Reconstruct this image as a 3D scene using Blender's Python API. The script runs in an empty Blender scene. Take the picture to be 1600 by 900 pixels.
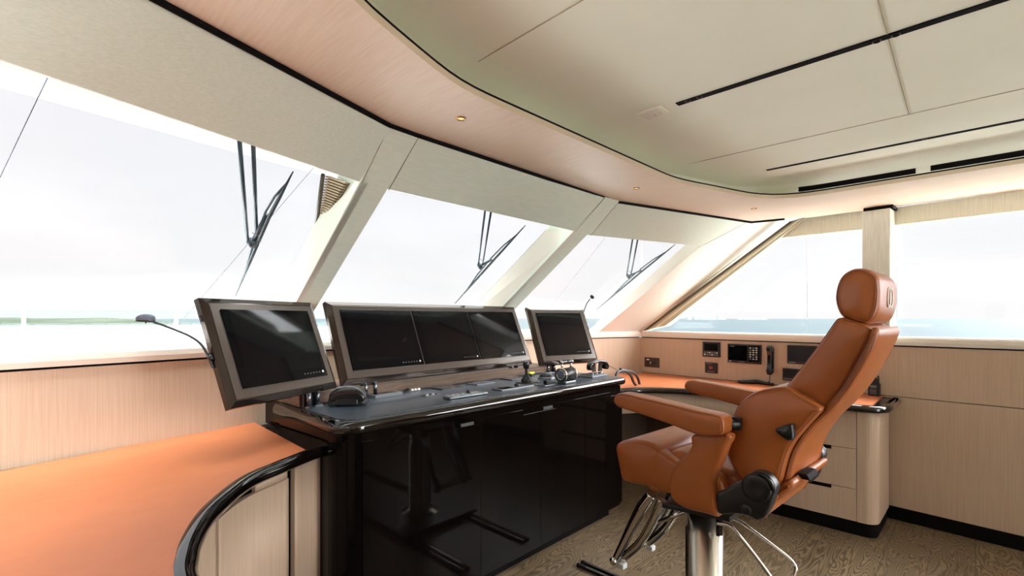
import bpy, bmesh, math, random
from mathutils import Vector as V, Matrix
from mathutils.geometry import delaunay_2d_cdt
random.seed(7)
C = bpy.context.scene.collection
F, H, YAW = 755.6, 1.35, math.radians(46.2)
DV = V((math.sin(YAW), math.cos(YAW), 0)); RV = V((math.cos(YAW), -math.sin(YAW), 0)); UPZ = V((0, 0, 1))
EYE = V((0, 0, H))
# measuring helpers: where the line of sight of a photo point meets a known plane of the room
def ray(px, py): return DV + RV*((px-800)/F) + UPZ*((497-py)/F)
def onz(px, py, z):
    d = ray(px, py); return EYE + d*((z-H)/d.z)
def onp(px, py, p0, n, off=0.0):
    d = ray(px, py); n = V(n).normalized(); return EYE + d*(((V(p0)+n*off)-EYE).dot(n)/d.dot(n))
# ------------------------------------------------------------------ materials
def mat(name, col, rough=.5, metal=0., spec=.5, coat=0., emit=None, estr=1.):
    m = bpy.data.materials.new(name); m.use_nodes = True
    b = m.node_tree.nodes['Principled BSDF']
    b.inputs['Base Color'].default_value = (*col, 1); b.inputs['Roughness'].default_value = rough
    b.inputs['Metallic'].default_value = metal; b.inputs['Specular IOR Level'].default_value = spec
    b.inputs['Coat Weight'].default_value = coat; b.inputs['Coat Roughness'].default_value = .05
    if emit: b.inputs['Emission Color'].default_value = (*emit, 1); b.inputs['Emission Strength'].default_value = estr
    return m
def s2l(r, g, b): return tuple(((c/255)/12.92 if c/255 <= .04045 else ((c/255+.055)/1.055)**2.4) for c in (r, g, b))
def grain(name, c1, c2, scale, rough=.45, detail=3, bump=.05, spec=.3, fac=(.35, .65)):
    m = mat(name, c1, rough, spec=spec); nt = m.node_tree; N = nt.nodes; L = nt.links; b = N['Principled BSDF']
    g = N.new('ShaderNodeNewGeometry'); mp = N.new('ShaderNodeMapping'); mp.inputs['Scale'].default_value = scale
    n = N.new('ShaderNodeTexNoise'); n.inputs['Scale'].default_value = 1; n.inputs['Detail'].default_value = detail
    r = N.new('ShaderNodeValToRGB'); r.color_ramp.elements[0].color = (*c1, 1); r.color_ramp.elements[1].color = (*c2, 1)
    r.color_ramp.elements[0].position = fac[0]; r.color_ramp.elements[1].position = fac[1]
    bp = N.new('ShaderNodeBump'); bp.inputs['Strength'].default_value = bump; bp.inputs['Distance'].default_value = .002
    L.new(g.outputs['Position'], mp.inputs['Vector']); L.new(mp.outputs[0], n.inputs['Vector'])
    L.new(n.outputs['Fac'], r.inputs[0]); L.new(r.outputs[0], b.inputs['Base Color'])
    L.new(n.outputs['Fac'], bp.inputs['Height']); L.new(bp.outputs[0], b.inputs['Normal'])
    return m
WOOD = grain('oak_veneer', s2l(184, 160, 137), s2l(195, 171, 149), (260, 260, 3.5), .42, bump=.02)
WOODS = grain('oak_veneer_soffit', s2l(216, 190, 168), s2l(223, 198, 177), (120, 6, 20), .4, bump=.02)
FAB = grain('linen_fabric', s2l(219, 227, 213), s2l(230, 237, 225), (14, 400, 400), .85, bump=.05, spec=.1)
FABV = grain('linen_fabric_upright', s2l(205, 203, 188), s2l(222, 220, 207), (200, 200, 8), .85, bump=.15, spec=.1)
CEILM = grain('ceiling_panel', s2l(240, 239, 222), s2l(244, 243, 227), (3, 3, 3), .7, bump=0, spec=.15)
CREAM = mat('cream_paint', s2l(232, 226, 214), .45, spec=.3)
SILLM = mat('sill_paint', s2l(226, 218, 206), .4, spec=.3)
MINT = mat('pale_fascia', s2l(214, 216, 200), .4, spec=.3)
BLACK = mat('black_gap', (.004, .003, .003), .7, spec=.1)
GLOSS = mat('black_gloss', s2l(12, 8, 7), .03, spec=.8)
GLOSSD = grain('black_brown_gloss', s2l(7, 5, 4), s2l(13, 8, 6), (40, 40, 2), .05, bump=0, spec=.10)
BRONZE = mat('bronze_lacquer', s2l(86, 77, 71), .25, metal=.4, spec=.5)
BRONZED = mat('bronze_lacquer_rim', s2l(72, 64, 59), .10, metal=.8, spec=.5)
SHELFM = grain('brown_shelf', s2l(96, 76, 60), s2l(120, 97, 78), (4, 80, 80), .4, bump=0)
SCREEN = mat('screen_glass', s2l(5, 6, 8), .05, spec=.18)
SCREENIN = mat('screen_active', s2l(7, 7, 10), .06, spec=.22)
PLAST = mat('black_plastic', s2l(20, 20, 22), .38)
PLASTG = mat('black_plastic_glossy', s2l(14, 14, 16), .15, spec=.6)
GREYP = mat('grey_plastic', s2l(105, 110, 114), .35)
KEYG = mat('key_grey', s2l(190, 192, 190), .45)
SILVER = mat('brushed_silver', s2l(128, 133, 137), .30, metal=.85)
CHROME = mat('chrome', s2l(215, 210, 204), .06, metal=1.)
STEEL = mat('polished_column', s2l(176, 166, 154), .22, metal=1.)
WHITE = mat('white_marking', s2l(245, 243, 238), .5)
DIM = mat('dim_marking', s2l(120, 120, 122), .5)
YELL = mat('yellow_tag', s2l(225, 212, 60), .5)
RED = mat('red_button', s2l(150, 50, 48), .4)
INSERT = grain('console_leather', s2l(54, 63, 74), s2l(63, 72, 83), (300, 300, 300), .33, bump=.06, spec=.6)
def leather(name, c1, c2, rough, spec=.45):
    m = grain(name, c1, c2, (5, 5, 5), rough, bump=.0, spec=spec)
    nt = m.node_tree; N = nt.nodes; L = nt.links; b = N['Principled BSDF']
    g = N.new('ShaderNodeNewGeometry'); v = N.new('ShaderNodeTexVoronoi'); v.inputs['Scale'].default_value = 420
    w = N.new('ShaderNodeTexNoise'); w.inputs['Scale'].default_value = 9; w.inputs['Detail'].default_value = 2
    ad = N.new('ShaderNodeMath'); ad.operation = 'MULTIPLY_ADD'; ad.inputs[1].default_value = 7.
    bp = N.new('ShaderNodeBump'); bp.inputs['Strength'].default_value = .25; bp.inputs['Distance'].default_value = .0012
    L.new(g.outputs['Position'], v.inputs['Vector']); L.new(g.outputs['Position'], w.inputs['Vector'])
    L.new(w.outputs['Fac'], ad.inputs[0]); L.new(v.outputs['Distance'], ad.inputs[2])
    L.new(ad.outputs[0], bp.inputs['Height']); L.new(bp.outputs[0], b.inputs['Normal'])
    return m
LEA = leather('tan_leather', s2l(153, 84, 37), s2l(160, 90, 43), .33)
LEAD = mat('leather_seam', s2l(128, 62, 28), .6)
DESKL = leather('desk_leather', s2l(186, 106, 64), s2l(191, 110, 68), .36, .6)
def floor_mat():
    m = mat('oak_floor', (.1, .08, .06), .35, spec=.35); nt = m.node_tree; N = nt.nodes; L = nt.links; b = N['Principled BSDF']
    g = N.new('ShaderNodeNewGeometry')
    br = N.new('ShaderNodeTexBrick'); br.inputs['Scale'].default_value = 1; br.inputs['Brick Width'].default_value = 1.7
    br.inputs['Row Height'].default_value = .19; br.inputs['Mortar Size'].default_value = .0015; br.inputs['Mortar Smooth'].default_value = .1
    br.inputs['Color1'].default_value = (.1, .1, .1, 1); br.inputs['Color2'].default_value = (.9, .9, .9, 1); br.inputs['Mortar'].default_value = (0, 0, 0, 1)
    L.new(g.outputs['Position'], br.inputs['Vector'])
    ml = N.new('ShaderNodeVectorMath'); ml.operation = 'SCALE'; ml.inputs['Scale'].default_value = 37.
    L.new(br.outputs['Color'], ml.inputs[0])
    ad = N.new('ShaderNodeVectorMath'); ad.operation = 'ADD'
    mp = N.new('ShaderNodeMapping'); mp.inputs['Scale'].default_value = (1.1, 6.5, 1)
    L.new(g.outputs['Position'], mp.inputs['Vector']); L.new(mp.outputs[0], ad.inputs[0]); L.new(ml.outputs[0], ad.inputs[1])
    n = N.new('ShaderNodeTexNoise'); n.inputs['Scale'].default_value = 1.3; n.inputs['Detail'].default_value = 2.5; n.inputs['Distortion'].default_value = .5
    L.new(ad.outputs[0], n.inputs['Vector'])
    mu = N.new('ShaderNodeMath'); mu.operation = 'MULTIPLY'; mu.inputs[1].default_value = 26.
    si = N.new('ShaderNodeMath'); si.operation = 'SINE'
    L.new(n.outputs['Fac'], mu.inputs[0]); mu2 = N.new('ShaderNodeMath'); mu2.operation = 'MULTIPLY'; mu2.inputs[1].default_value = 6.283
    L.new(mu.outputs[0], mu2.inputs[0]); L.new(mu2.outputs[0], si.inputs[0])
    r = N.new('ShaderNodeValToRGB'); e = r.color_ramp.elements
    e[0].position = 0.; e[0].color = (*s2l(84, 68, 49), 1); e[1].position = 1.; e[1].color = (*s2l(130, 112, 88), 1)
    mr = N.new('ShaderNodeMapRange'); mr.inputs['From Min'].default_value = -1; mr.inputs['From Max'].default_value = 1
    L.new(si.outputs[0], mr.inputs[0]); L.new(mr.outputs[0], r.inputs[0])
    mx = N.new('ShaderNodeMix'); mx.data_type = 'RGBA'; mx.blend_type = 'MULTIPLY'; mx.inputs[0].default_value = 1
    sh = N.new('ShaderNodeMapRange'); sh.inputs['To Min'].default_value = .82; sh.inputs['To Max'].default_value = 1.05
    L.new(br.outputs['Color'], sh.inputs[0]); L.new(r.outputs[0], mx.inputs['A']); L.new(sh.outputs[0], mx.inputs['B'])
    mo = N.new('ShaderNodeMix'); mo.data_type = 'RGBA'; mo.inputs['B'].default_value = (*s2l(60, 47, 36), 1)
    L.new(br.outputs['Fac'], mo.inputs[0]); L.new(mx.outputs['Result'], mo.inputs['A'])
    L.new(mo.outputs['Result'], b.inputs['Base Color'])
    return m
FLOORM = floor_mat()
def glass(name, tint=(1, 1, 1), refl=.04):
    m = bpy.data.materials.new(name); m.use_nodes = True; nt = m.node_tree; N = nt.nodes; L = nt.links
    N.remove(N['Principled BSDF']); t = N.new('ShaderNodeBsdfTransparent'); t.inputs[0].default_value = (*tint, 1)
    g = N.new('ShaderNodeBsdfGlossy'); g.inputs['Roughness'].default_value = .01
    fr = N.new('ShaderNodeLayerWeight'); fr.inputs['Blend'].default_value = .5
    pw = N.new('ShaderNodeMath'); pw.operation = 'POWER'; pw.inputs[1].default_value = 5.
    sc_ = N.new('ShaderNodeMath'); sc_.operation = 'MULTIPLY_ADD'; sc_.inputs[1].default_value = .35; sc_.inputs[2].default_value = .015
    L.new(fr.outputs['Facing'], pw.inputs[0]); L.new(pw.outputs[0], sc_.inputs[0])
    mx = N.new('ShaderNodeMixShader'); L.new(sc_.outputs[0], mx.inputs[0]); L.new(t.outputs[0], mx.inputs[1]); L.new(g.outputs[0], mx.inputs[2])
    L.new(mx.outputs[0], N['Material Output'].inputs[0]); return m
GLASS = glass('window_glass'); RAILG = glass('rail_glass', (.93, .985, .975))
# ------------------------------------------------------------------ mesh helpers
class MB:
    def __init__(s): s.v = []; s.f = []; s.sm = []
    def add(s, vs, fs, smooth=False):
        o = len(s.v); s.v += [V(x) for x in vs]; s.f += [tuple(i+o for i in q) for q in fs]; s.sm += [smooth]*len(fs); return s
    def box(s, lo, hi, M=None):
        x0, y0, z0 = lo; x1, y1, z1 = hi
        vs = [V(p) for p in ((x0,y0,z0),(x1,y0,z0),(x1,y1,z0),(x0,y1,z0),(x0,y0,z1),(x1,y0,z1),(x1,y1,z1),(x0,y1,z1))]
        if M: vs = [M(*p) for p in vs]
        return s.add(vs, [(0,3,2,1),(4,5,6,7),(0,1,5,4),(1,2,6,5),(2,3,7,6),(3,0,4,7)])
    def prism(s, poly, vec, smooth=False):
        n = len(poly); vec = V(vec)
        a = [V(p) for p in poly]; b = [p+vec for p in a]
        s.add(a+b, [tuple(range(n))[::-1], tuple(range(n, 2*n))])
        return s.add(a+b, [(i, (i+1) % n, n+(i+1) % n, n+i) for i in range(n)], smooth)
    def tube(s, pts, r, k=10, closed=False, caps=True):
        pts = [V(p) for p in pts]; n = len(pts); rs = r if isinstance(r, (list, tuple)) else [r]*n
        vs = []; prev = None
        for i, p in enumerate(pts):
            if closed: t = pts[(i+1) % n]-pts[i-1]
            else: t = pts[min(i+1, n-1)]-pts[max(i-1, 0)]
            t.normalize()
            if prev is None:
                a = V((0, 0, 1)) if abs(t.z) < .9 else V((1, 0, 0))
                u = t.cross(a).normalized()
            else: u = (prev - t*prev.dot(t)).normalized()
            prev = u; w = t.cross(u)
            vs += [p + (u*math.cos(2*math.pi*j/k) + w*math.sin(2*math.pi*j/k))*rs[i] for j in range(k)]
        fs = []
        for i in range(n if closed else n-1):
            for j in range(k):
                a = i*k+j; b = i*k+(j+1) % k; c = ((i+1) % n)*k+(j+1) % k; d = ((i+1) % n)*k+j
                fs.append((a, b, c, d))
        s.add(vs, fs, True)
        if not closed and caps: s.add(vs[:k], [tuple(range(k))[::-1]]); s.add(vs[-k:], [tuple(range(k))])
        return s
    def lathe(s, prof, o, ax=(0, 0, 1), k=32, smooth=True):
        o = V(o); ax = V(ax).normalized(); a = V((0, 0, 1)) if abs(ax.z) < .9 else V((1, 0, 0))
        u = ax.cross(a).normalized(); w = ax.cross(u); vs = []; fs = []
        for r, h in prof: vs += [o + ax*h + (u*math.cos(2*math.pi*j/k)+w*math.sin(2*math.pi*j/k))*max(r, 1e-5) for j in range(k)]
        for i in range(len(prof)-1):
            for j in range(k): fs.append((i*k+j, i*k+(j+1) % k, (i+1)*k+(j+1) % k, (i+1)*k+j))
        return s.add(vs, fs, smooth)
    def build(s, name, m, parent=None, bevel=0, seg=2, origin=None):
        me = bpy.data.meshes.new(name)
        if parent is not None: off = V(parent['o3'])
        elif origin is not None: off = V(origin)
        else:
            off = V(((min(p.x for p in s.v)+max(p.x for p in s.v))/2, (min(p.y for p in s.v)+max(p.y for p in s.v))/2, min(p.z for p in s.v)))
        me.from_pydata([tuple(p-off) for p in s.v], [], s.f)
        bm = bmesh.new(); bm.from_mesh(me)
        for i, f in enumerate(bm.faces): f.smooth = s.sm[i]
        bmesh.ops.remove_doubles(bm, verts=bm.verts, dist=1e-5)
        bmesh.ops.recalc_face_normals(bm, faces=bm.faces); bm.to_mesh(me); bm.free()
        me.materials.append(m)
        o = bpy.data.objects.new(name, me); C.objects.link(o)
        o['o3'] = tuple(off)
        if parent is not None: o.parent = parent
        else: o.location = off
        if bevel:
            b = o.modifiers.new('bevel', 'BEVEL'); b.width = bevel; b.segments = seg; b.limit_method = 'ANGLE'; b.angle_limit = math.radians(40)
            b.harden_normals = False
        return o
def thing(name, loc, label, cat, group=None):
    o = bpy.data.objects.new(name, None); C.objects.link(o); o.location = loc; o['o3'] = tuple(loc); o.empty_display_size = .05
    o['label'] = label; o['category'] = cat
    if group: o['group'] = group
    return o
def tag(o, label, cat, group=None, kind=None):
    o['label'] = label; o['category'] = cat
    if group: o['group'] = group
    if kind: o['kind'] = kind
    return o
def struct(name, mb, m, bevel=0, parent=None):
    o = mb.build(name, m, parent, bevel)
    if parent is None: o['kind'] = 'structure'
    return o
def smooth_loop(pts, n=56):
    P = [V((a, b)) for a, b in pts]; k = len(P); out = []
    seg = []
    for i in range(k):
        p0, p1, p2, p3 = P[i-1], P[i], P[(i+1) % k], P[(i+2) % k]
        for j in range(12):
            t = j/12
            out.append(.5*((2*p1)+(p2-p0)*t+(2*p0-5*p1+4*p2-p3)*t*t+(-p0+3*p1-3*p2+p3)*t**3))
    ls = [0]
    for i in range(len(out)): ls.append(ls[-1]+(out[(i+1) % len(out)]-out[i]).length)
    res = []; j = 0
    for q in range(n):
        d = ls[-1]*q/n
        while ls[j+1] < d: j += 1
        t = (d-ls[j])/max(ls[j+1]-ls[j], 1e-9); res.append(out[j].lerp(out[(j+1) % len(out)], t))
    return res
def spline(pts, n=8):
    P = [V(p) for p in pts]; out = []
    for i in range(len(P)-1):
        p0 = P[max(i-1, 0)]; p1 = P[i]; p2 = P[i+1]; p3 = P[min(i+2, len(P)-1)]
        for j in range(n):
            t = j/n; out.append(.5*((2*p1)+(p2-p0)*t+(2*p0-5*p1+4*p2-p3)*t*t+(-p0+3*p1-3*p2+p3)*t**3))
    out.append(P[-1]); return out
def puffy(pts, c0, c1, r, fn, n=56, dome=.0, smooth=True):
    """rounded cushion: closed outline (a,b) extruded from c0 to c1 with round edges; fn maps (a,b,c) to the room"""
    L = smooth_loop(pts, n) if smooth else [V(p) for p in pts]; n = len(L)
    area = sum(L[i-1].x*L[i].y-L[i].x*L[i-1].y for i in range(n))
    cen = sum(L, V((0, 0)))/n; sg = 1 if area > 0 else -1
    nor = []
    for i in range(n):
        t = (L[(i+1) % n]-L[i-1]).normalized(); nor.append(V((t.y, -t.x))*sg)
    for _ in range(3): nor = [(nor[i-1]+nor[i]*2+nor[(i+1) % n])/4 for i in range(n)]
    dsg = 1 if c1 > c0 else -1
    rings = []
    def ring(ins, c, sc=1.):
        rings.append([fn(*(cen+((L[i]-nor[i]*ins)-cen)*sc), c) for i in range(n)])
    for k in range(6):
        a = k/5*math.pi/2; ring(r*(1-math.sin(a)), c0+dsg*r*(1-math.cos(a)))
    for k in range(6):
        a = (5-k)/5*math.pi/2; ring(r*(1-math.sin(a)), c1-dsg*r*(1-math.cos(a)))
    vs = [p for q in rings for p in q]; fs = []
    for i in range(len(rings)-1):
        for j in range(n): fs.append((i*n+j, i*n+(j+1) % n, (i+1)*n+(j+1) % n, (i+1)*n+j))
    m = MB(); m.add(vs, fs, True); 
    # end caps: triangulated inner area, swelling gently away from the edge
    ins = [L[i]-nor[i]*r for i in range(n)]
    x0 = min(p.x for p in ins); x1 = max(p.x for p in ins); y0 = min(p.y for p in ins); y1 = max(p.y for p in ins)
    st_ = max((x1-x0), (y1-y0))/16; pts_ = list(ins)
    def dist(p):
        b = 9
        for i in range(n):
            a_ = ins[i-1]; e_ = ins[i]-a_; t = max(0, min(1, (p-a_).dot(e_)/max(e_.length_squared, 1e-12))); b = min(b, (a_+e_*t-p).length)
        return b
    def inside(p):
        c = False
        for i in range(n):
            a_ = ins[i-1]; b_ = ins[i]
            if (a_.y > p.y) != (b_.y > p.y) and p.x < (b_.x-a_.x)*(p.y-a_.y)/(b_.y-a_.y)+a_.x: c = not c
        return c
    if dome > 0:
        yy = y0+st_/2
        while yy < y1:
            xx = x0+st_/2
            while xx < x1:
                p = V((xx, yy))
                if inside(p) and dist(p) > st_*.4: pts_.append(p)
                xx += st_
            yy += st_
    res = delaunay_2d_cdt(pts_, [], [list(range(n))], 1, 1e-6)
    D0 = max(dist(p) for p in pts_[n:]) if len(pts_) > n else 1
    for c_, sg_ in ((c0, -dsg), (c1, dsg)):
        vv = []
        for p in res[0]:
            q = min(1, dist(p)/D0) if dome > 0 else 0
            vv.append(fn(p.x, p.y, c_+sg_*dome*(1-(1-q)**2)))
        m.add(vv, [tuple(t) for t in res[2]], True)
    return m
def piping(pts, c, ins, r, fn, n=56):
    L = smooth_loop(pts, n); area = sum(L[i-1].x*L[i].y-L[i].x*L[i-1].y for i in range(n)); sg = 1 if area > 0 else -1
    q = []
    N_ = [V(((L[(i+1) % n]-L[i-1]).normalized().y, -(L[(i+1) % n]-L[i-1]).normalized().x))*sg for i in range(n)]
    for _ in range(3): N_ = [(N_[i-1]+N_[i]*2+N_[(i+1) % n])/4 for i in range(n)]
    for i in range(n):
        p = L[i]-N_[i]*ins; q.append(fn(p.x, p.y, c))
    return MB().tube(q, r, 6, closed=True)
# ================================================================== ROOM SHELL
SZ = 2.10                                        # soffit underside
SP0 = V((4.30, 2.37, 0)); SP1 = V((4.08, -.22, 0)); SD = (SP1-SP0).normalized(); SN = V((SD.y, -SD.x, 0))
if SN.x < 0: SN = -SN                            # outward normal of the starboard wall
def S(px, py, off=0): return onp(px, py, SP0, SN, off)
SEND = SP0 + SD*5.6                              # aft end of the starboard wall
CORN = V((4.30, 2.37, 0))
# --- facets of the raked front (inner face)
def plane3(a, b, c):
    n = (V(b)-V(a)).cross(V(c)-V(a)).normalized()
    if n.z < 0: n = -n
    return V(a), n
PL = plane3((.26, 1.38, SZ), (1.03, 1.62, SZ), (0, 2.45, 1.22))
PC = plane3((1.03, 1.63, SZ), (2.56, 1.63, SZ), (2.0, 2.70, 1.22))
PR = plane3((2.73, 1.64, SZ), (4.03, 1.24, SZ), (4.30, 2.37, 1.22))
def on(pl, px, py, off=0): return onp(px, py, pl[0], pl[1], off)
# floor
FLR = [(-.7, -3.2, 0), (4.35, -3.2, 0), (4.35, 2.75, 0), (-.7, 2.9, 0)]
struct('floor', MB().prism(FLR, (0, 0, -.05)), FLOORM)
# starboard wall: dark backing with two rows of oak panel
def swall(y0, y1, z0, z1, off0, off1, mb=None):
    """box along the starboard wall between distances y0,y1 from the corner"""
    mb = mb or MB(); a = SP0+SD*y0; b = SP0+SD*y1
    lo = [a+SN*off0, b+SN*off0, b+SN*off1, a+SN*off1]
    return mb.prism([p+UPZ*z0 for p in lo], (0, 0, z1-z0))
def swd(px, py, off=0): return (S(px, py, off)-SP0).dot(SD)
wr = struct('wall_right', swall(0, 5.6, 0, 1.165, .012, .06), BLACK)
swall(0, 5.6, .825, 1.158, -.004, .012).build('upper_panel', WOOD, wr)
k = swd(1391, 700)
swall(0, 5.6, .0, .820, -.004, .012).build('lower_panel', WOOD, wr)
struct('baseboard_right', swall(k-.02, 5.6, 0, .085, -.016, -.004), BLACK, .002)
# front lower wall (three facets of oak)
FW = [V((-.7, 2.34, 0)), V((-.01, 2.475, 0)), V((.70, 2.60, 0)), V((1.10, 2.70, 0)), V((2.65, 2.75, 0)), V((3.5, 2.62, 0)), CORN.copy()]
FW[4] = V((2.7, 2.80, 0)); FW[5] = V((3.55, 2.62, 0))
wf = MB(); wb = MB(); sl = MB()
for a, b in zip(FW, FW[1:]):
    wf.prism([a, b, b+V((0, .02, 0)), a+V((0, .02, 0))], (0, 0, 1.158))
    wb.prism([a+V((0, .02, 0)), b+V((0, .02, 0)), b+V((0, .08, 0)), a+V((0, .08, 0))], (0, 0, 1.165))
w0 = struct('wall_front', wb, BLACK); wf.build('oak_panel', WOOD, w0)
# sills
def sillprof(mb, a, b, out, depth, lip=.012):
    """sill from a to b (inner line); cross section runs outward with a rounded nose"""
    prof = [(-lip, 1.168), (-lip-.004, 1.19), (-lip-.003, 1.212), (-lip+.004, 1.224), (.012, 1.2275), (.05, 1.226), (depth, 1.216), (depth, 1.168)]
    A = [a+out*x+UPZ*z for x, z in prof]; B = [b+out*x+UPZ*z for x, z in prof]; n = len(prof)
    mb.add(A+B, [(i, (i+1) % n, n+(i+1) % n, n+i) for i in range(n)]); mb.add(A, [tuple(range(n))]); mb.add(B, [tuple(range(n))[::-1]])
sb = MB()
for a, b in zip(FW, FW[1:]): sillprof(sb, a, b, V((0, 1, 0)), .42)
struct('trim_1', sb, SILLM)['label'] = 'cream sill under the raked front windows'
sb = MB(); sillprof(sb, CORN-SD*.0, SEND, SN, .16); sb.lathe([(0, 1.168), (.026, 1.168), (.027, 1.19), (.024, 1.212), (.018, 1.2255), (0, 1.2265)], CORN+SN*.012+V((0, .012, 0)), k=20); sb.box((4.28, 2.37, 1.168), (4.50, 2.79, 1.2262)); struct('trim_2', sb, SILLM)['label'] = 'cream sill under the side windows'
# --- pillars of the front: inner face polygon on the facet plane, pushed outward to the glass
def pillar(name, pts, pl, depth, m, bevel=.004):
    P = [on(pl, *p) for p in pts]; return struct(name, MB().prism(P, pl[1]*depth), m, bevel)
def extend(a, b, t): return (a[0]+(b[0]-a[0])*t, a[1]+(b[1]-a[1])*t)
# the lower ends run on behind the screens down to the sill
lo1 = extend((610, 194), (466, 466), 1.30); lo1b = extend((657, 211), (508, 458), 1.33)
pillar('trim_3', [(610, 194), (657, 211), lo1b, lo1], PC, .17, FAB)['label'] = 'linen covered pillar between left and middle front windows'
lo2 = extend((948, 310), (790, 475), 1.30); lo2b = extend((968, 315), (812, 476), 1.30)
pillar('trim_4', [(946, 309), (968, 315), lo2b, lo2], PC, .17, FAB)['label'] = 'linen covered pillar between middle and right front windows'
P3 = [(1170, 346), (1228, 342), (998, 518), (938, 518), (1090, 388)]
pillar('trim_5', P3, PR, .10, CREAM)['label'] = 'broad cream corner pillar beside the right front window'
# rounded nose of the corner pillar, dark groove and raked side frame
nose = [on(PR, 1230, 344), on(PR, 1000, 517)]
struct('trim_6', MB().tube([nose[0], nose[1]], .016, 12), CREAM)['label'] = 'rounded cream edge of the corner pillar'
def spoly(pts, off0, off1): return MB().prism([S(x, y, off0) for x, y in pts], SN*(off1-off0))
OLIVE = mat('olive_frame', s2l(196, 190, 164), .45)
struct('trim_7', spoly([(1238, 345), (1262, 338), (1040, 509), (1006, 516)], .015, .10), OLIVE)['label'] = 'raked frame of the forward side window'
struct('trim_8', spoly([(1234, 346), (1240, 345), (1010, 516), (1003, 517)], .008, .06), mat('groove', s2l(92, 84, 66), .6))['label'] = 'dark groove beside the corner pillar'
struct('trim_9', spoly([(1246, 344), (1250, 343), (1026, 512), (1020, 513)], .004, .03), mat('groove_light', s2l(228, 222, 196), .5))
# --- valances above the front windows
VAL = [('trim_10', [(-160, -170), (256, 1), (617, 198), (571, 288), (0, 95), (-160, 41)], PL),
       ('trim_11', [(648, 210), (950, 311), (905, 363), (598, 294)], PC),
       ('trim_12', [(960, 315.5), (1173, 348), (1127, 388), (914, 367)], PR)]
for (n, pts, pl), lb in zip(VAL, ('left', 'middle', 'right')):
    P = [on(pl, *p, .004) for p in pts]; struct(n, MB().prism(P, pl[1]*.03), FAB, .004)['label'] = 'linen valance panel above the %s front window' % lb
SEAMG = mat('panel_gap', s2l(128, 128, 116), .8)
for nm, ab, pl in (('trim_10', ((610, 194), (565, 286)), PC), ('trim_11', ((656, 211), (607, 298)), PC), ('trim_11', ((945, 309), (899, 362)), PC), ('trim_12', ((967, 315), (923, 368)), PC)):
    MB().tube([on(pl, *ab[0], .0005), on(pl, *ab[1], .0005)], .0014, 6).build('edge_seam', SEAMG, bpy.data.objects[nm])
# shadow gap along the top of the front
def topz(px, py): return onz(px, py, SZ)
TOP = [V((-.7, 1.08, SZ)), topz(256, 0), topz(610, 193), topz(657, 210), topz(945, 307), topz(967, 314), topz(1175, 346), topz(1228, 341)]
struct('trim_13', MB().tube([p+V((0, .008, -.003)) for p in TOP], .011, 8), BLACK)['label'] = 'black shadow gap along the front of the soffit'
# glass of the front windows
GO = .17
def win(n, pts, pl, lb):
    P = [on(pl, *p) for p in pts]; P = [p+pl[1]*GO for p in P]
    o = struct(n, MB().prism(P, pl[1]*.012), GLASS); o['label'] = lb; return o
def facet_quad(pl, x0t, x1t, x0b, x1b, n, lb):
    """glass quad on the facet plane between given X at z=2.1 and z=1.2"""
    p0, nn = pl; nn = nn
    def pt(x, z): return V((x, p0.y + (-(nn.x*(x-p0.x)) - nn.z*(z-p0.z))/nn.y, z)) + nn*GO
    o = struct(n, MB().prism([pt(x0t, 2.08), pt(x1t, 2.08), pt(x1b, 1.08), pt(x0b, 1.08)], nn*.012), GLASS); o['label'] = lb; return o
facet_quad(PL, -.7, 1.05, -.7, 1.0, 'window_1', 'left raked windscreen pane')
facet_quad(PC, 1.05, 2.66, 1.0, 2.58, 'window_2', 'middle raked windscreen pane')
facet_quad(PR, 2.66, 4.10, 2.58, 4.35, 'window_3', 'right raked windscreen pane')
# dark seal line on the glass beside each pillar
def seal(a, b, pl):
    A = on(pl, *a, GO-.004); B = on(pl, *b, GO-.004); B = B+(B-A)*.35
    return MB().tube([A, B], .0025, 6)
for i, (a, b, pl) in enumerate((((500, 350), (434, 466), PL), ((855, 358), (746, 474), PC), ((1082, 388), (930, 508), PR))):
    struct('trim_%d' % (14+i), seal(a, b, pl), mat('seal', s2l(120, 116, 108), .6))
# pillar flanks: cream reveal from the inner face to the glass
def reveal(name, inner, outer, pl, off, lb):
    A = [on(pl, *p) for p in inner]; B = [on(pl, *p, off) for p in outer]
    A[1] = A[1]+(A[1]-A[0])*.30; B[1] = B[1]+(B[1]-B[0])*.38
    mb = MB(); q = [A[0], A[1], B[1], B[0]]; q2 = [p+V((.03, 0, 0)) for p in q]
    mb.add(q+q2, [(0, 1, 2, 3), (7, 6, 5, 4), (0, 4, 5, 1), (1, 5, 6, 2), (2, 6, 7, 3), (3, 7, 4, 0)])
    struct(name, mb, CREAM)['label'] = lb
reveal('trim_17', ((565, 285), (466, 466)), ((512, 332), (434, 466)), PC, .16, 'cream flank of the left front pillar')
reveal('trim_18', ((898, 361), (790, 475)), ((853, 360), (746, 474)), PC, .16, 'cream flank of the middle front pillar')
reveal('trim_19', ((1092, 388), (938, 516)), ((1082, 388), (930, 508)), PR, .165, 'cream flank of the corner pillar')
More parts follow.
